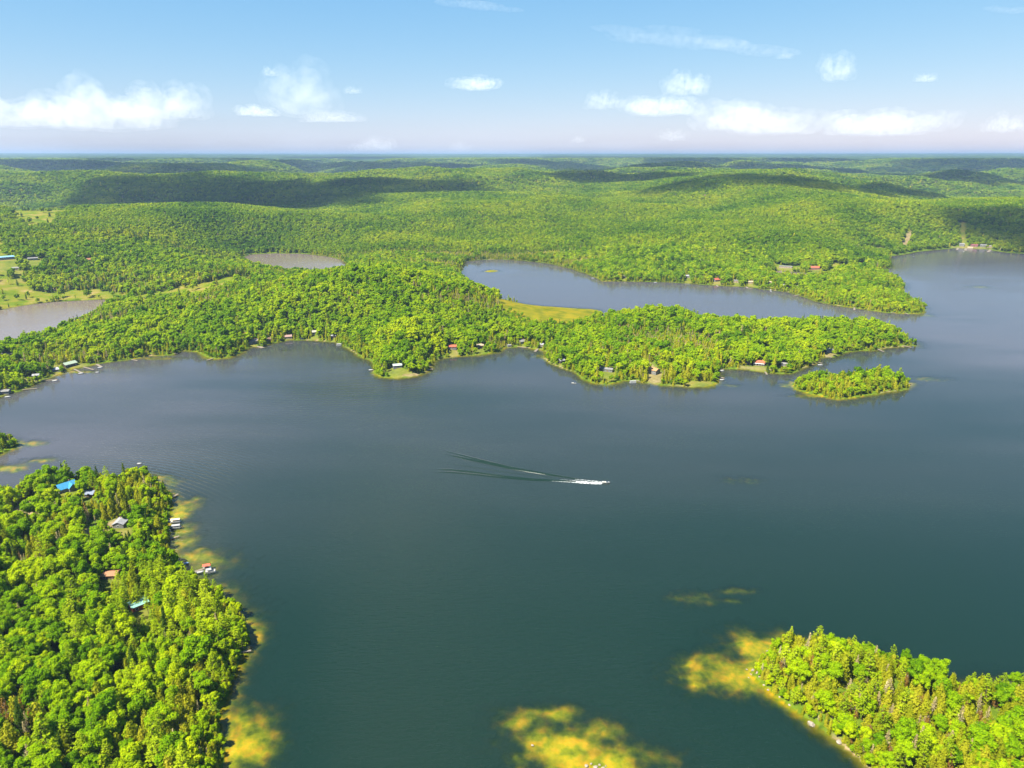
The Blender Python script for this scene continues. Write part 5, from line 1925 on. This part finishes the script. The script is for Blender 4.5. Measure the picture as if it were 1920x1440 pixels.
for i, (px, py, w, h, od, lab) in enumerate(CLOUDS):
    el = math.atan((720 - py) / F) - PITCH
    dist = min((BASE - H) / math.tan(el), 130000)
    v = (720 - py) / F
    fz = dist / (CP + v * SP) if True else 0
    sx = w / F * fz * .5 / .92
    sz = h / F * fz * 1.3
    x = (px - 960) / F * fz
    o = empty('cloud', (x, dist, H + dist * math.tan(el) + sz * .14))
    link('heart', cloud_mesh(1000 + i, sx * .86, sx * .7, sz * .86, od * .34 / sz, lo=.40, gain=3.0), o)
    link('fringe', cloud_mesh(1000 + i, sx * 1.16, sx * .9, sz * 1.12, od * .20 / sz, lo=.42, gain=2.6), o)
    tag(o, lab, 'cloud')
# high thin streaks
for i, (px, py, w, h, lab) in enumerate([(1260, 78, 330, 34, 'long thin wispy streak of high cloud in the upper right sky'), (1380, 92, 220, 20, 'fainter wispy streak below the long high one'), (1890, 20, 90, 14, 'wispy streak in the top right corner of the sky'), (900, 12, 160, 16, 'wispy streak at the top middle of the sky')]):
    el = math.atan((720 - py) / F) - PITCH
    dist = (9000 - H) / math.tan(el)
    fz = dist / (CP + (720 - py) / F * SP)
    o = link('cloud', cloud_mesh(3000 + i, w / F * fz * .55, w / F * fz * .3, h / F * fz * .8, .12 / (h / F * fz), lo=.38, gain=2.0))
    o.location = ((px - 960) / F * fz, dist, 9000)
    o.rotation_euler = (0, math.radians(5), 0)
    tag(o, lab, 'cloud')
# overhead, out of the picture: they throw the shadows on the hills; (shadow px, py, half width m, half depth m, ground z)
SHADOWS = [(290, 378, 380, 700), (450, 376, 380, 700), (590, 366, 330, 420), (740, 350, 420, 280), (60, 318, 900, 900), (170, 312, 1100, 1100), (380, 314, 900, 800), (1640, 359, 650, 300), (1410, 334, 520, 420), (1240, 312, 900, 800), (1320, 303, 900, 1200), (720, 314, 800, 700), (880, 316, 500, 400), (1180, 332, 500, 300), (1905, 430, 170, 230), (1725, 329, 800, 380),
           (300, 300, 1300, 1300), (560, 306, 1000, 900), (1000, 305, 900, 900), (1120, 297, 1800, 1500), (1500, 318, 900, 500), (1560, 305, 1000, 900), (1850, 330, 600, 300), (1830, 306, 1100, 800), (640, 297, 1800, 1500)]
for i, (px, py, a, b_) in enumerate(SHADOWS):
    x, y, z = PM(px, py)
    hz = 7000.0
    t = (hz - z) / S.z
    o = link('cloud', cloud_mesh(2000 + i, a / .92, b_ / .75, min(a, b_) * .7, 5.0 / (min(a, b_) * .6)))
    o.location = (x + S.x * t, y + S.y * t, hz)
    tag(o, 'fair-weather cloud overhead that shades the hills below', 'cloud', 'clouds overhead')
